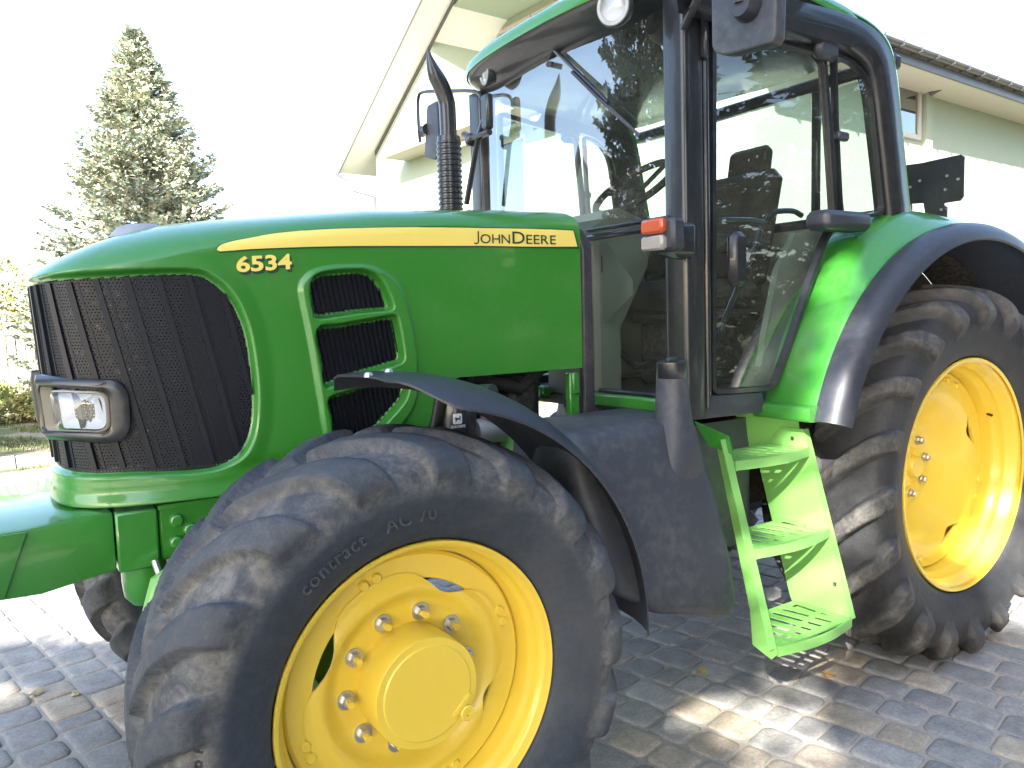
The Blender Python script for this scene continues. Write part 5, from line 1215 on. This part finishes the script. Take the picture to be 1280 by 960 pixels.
#LIGHTWINDOWS
def clearings(X_):
    """the crown is thin where the photograph shows sun coming through"""
    p_, q_ = pq(X_); k = np.ones(len(p_), bool)
    for c0, c1, r0, r1, t in WIN:
        a = (p_-c0)*math.cos(t)+(q_-c1)*math.sin(t); b = -(p_-c0)*math.sin(t)+(q_-c1)*math.cos(t); k &= ((a/(r0+.10))**2+(b/(r1+.10))**2) > 1
    return k
W1 = pq([(1.45, -1.0, .75)][0]); W2 = pq((2.75, -1, .62)); W3 = pq((1.35, -.85, 0)); W4 = pq((-.9, 2.1, 0)); W5 = pq((1.75, -.83, 1.55)); W6 = pq((2.2, -1.55, 0)); W7 = pq((3.3, -1.0, 0)); W8 = pq((-.85, -.1, 1.05)); W9 = pq((1.15, -.93, .7))
WIN = [(W9[0]+.04, W9[1], .01, .28, .0), (W1[0], W1[1], .17, .62, 0), (W2[0]+.04, W2[1]-.08, .16, .22, 0), (W3[0]+.03, W3[1]-.02, .27, .23, .4), (W4[0], W4[1]+.12, 1.1, .15, .0), (W4[0], W4[1]-.42, 1.0, .10, 0), (W5[0]+.02, W5[1]+.05, .07, .42, 0), (W6[0], W6[1]-.02, .10, .10, .3), (W7[0]+.1, W7[1], .5, .16, 0), (W8[0]-.25, W8[1], .35, .14, 0), (W4[0]-.1, W4[1]+1.05, .9, .16, 0)]
dk = [(.035, .060, .028), (.028, .05, .025), (.05, .075, .03)]
tg = 'trees round the yard behind the viewer'
base = np.array([.55, -.6, 1.2])+SUN*10.5
conifer('pine_tree', (base[0], base[1], 0), 12.0, 3.3, 3.2, 760, 180, .23, dk, 'dark conifer behind the viewer whose crown shades the front of the tractor', tg, 41, .8, -.25, clearings, trunk_r=.2)
conifer('pine_tree', (5.2, -10.5, 0), 14.0, 3.6, .6, 560, 190, .20, dk, 'dark conifer across the yard facing the cab door', tg, 42, .7, -.2, trunk_r=.2)
conifer('pine_tree', (10.6, -9.5, 0), 13.0, 3.4, .6, 480, 170, .22, dk, 'bushy conifer across the yard facing the rear wheel', tg, 43, .7, -.2, trunk_r=.2)
conifer('pine_tree', (-8.6, 5.6, 0), 12.0, 2.7, .8, 480, 190, .16, dk, 'dark conifer in front of the tractor beyond the left edge', tg, 44, .8, -.2, trunk_r=.2)
conifer('pine_tree', (0.2, -10.0, 0), 14.0, 3.6, .6, 560, 190, .20, dk, 'tall conifer across the yard facing the hood', tg, 45, .7, -.2, trunk_r=.2)
conifer('pine_tree', (15.8, -8.0, 0), 12.0, 3.4, .6, 420, 170, .24, dk, 'conifer across the yard beyond the rear of the tractor', tg, 46, .7, -.2, trunk_r=.2)
conifer('pine_tree', (2.8, -16.0, 0), 15.0, 4.0, .6, 420, 170, .28, dk, 'tall conifer of the back row behind the one facing the hood', tg, 47, .7, -.2, trunk_r=.2)
# neighbour's house beyond the left edge, seen in the windscreen
nh = empty('neighbour_house', (-13, 12, 0)); mb = MB()
mb.prism([(-15, 20, 0), (-15, 13, 0), (-15, 13, 4.2), (-15, 16.5, 6.6), (-15, 20, 4.2)], (-7, -3.0, 0)); obj('wall', mb, paint('neighbour_render', (.70, .70, .62), .9, 0), nh, smooth=0)
mb = MB().prism([(-14.6, 12.4, 4.0), (-14.6, 16.5, 6.85), (-14.6, 20.6, 4.0), (-14.6, 20.6, 4.2), (-14.6, 16.5, 7.05), (-14.6, 12.4, 4.2)], (-7.5, -3.2, 0)); obj('roof', mb, paint('neighbour_roof', (.3, .3, .32), .8, 0), nh, smooth=0)
mb = MB()
for y_ in (14.5, 17.0): mb.box((-14.98, y_, 2.2), (.06, 1.0, 1.3))
obj('window', mb, pan2, nh, smooth=0)
tag(nh, 'pale neighbouring house with a gable roof beyond the left edge', 'house')

# ================================================================== LIGHT
w = bpy.data.worlds.new('World'); scene.world = w; w.use_nodes = True; nt = w.node_tree; bg = nt.nodes['Background']
sk = nt.nodes.new('ShaderNodeTexSky'); sk.sky_type = 'NISHITA'; sk.sun_disc = False; sk.sun_elevation = math.asin(SUN[2]); sk.sun_rotation = math.atan2(SUN[0], SUN[1])
sk.air_density = 1.0; sk.dust_density = 1.6; sk.ozone_density = 1.0; sk.altitude = 100
nt.links.new(sk.outputs[0], bg.inputs[0]); bg.inputs[1].default_value = .15
sl_ = bpy.data.lights.new('sun', 'SUN'); sl_.energy = 5.0; sl_.angle = R(.55); sl_.color = (1, .95, .86)
so = bpy.data.objects.new('sun', sl_); COL.objects.link(so); so.rotation_euler = Vector(SUN).to_track_quat('Z', 'Y').to_euler()
vs = scene.view_settings; vs.view_transform = 'Standard'; vs.look = 'None'; vs.gamma = 1; vs.use_curve_mapping = False; vs.exposure = 2.3
scene.cycles.max_bounces = 8; scene.cycles.transparent_max_bounces = 16; scene.cycles.sample_clamp_indirect = 8
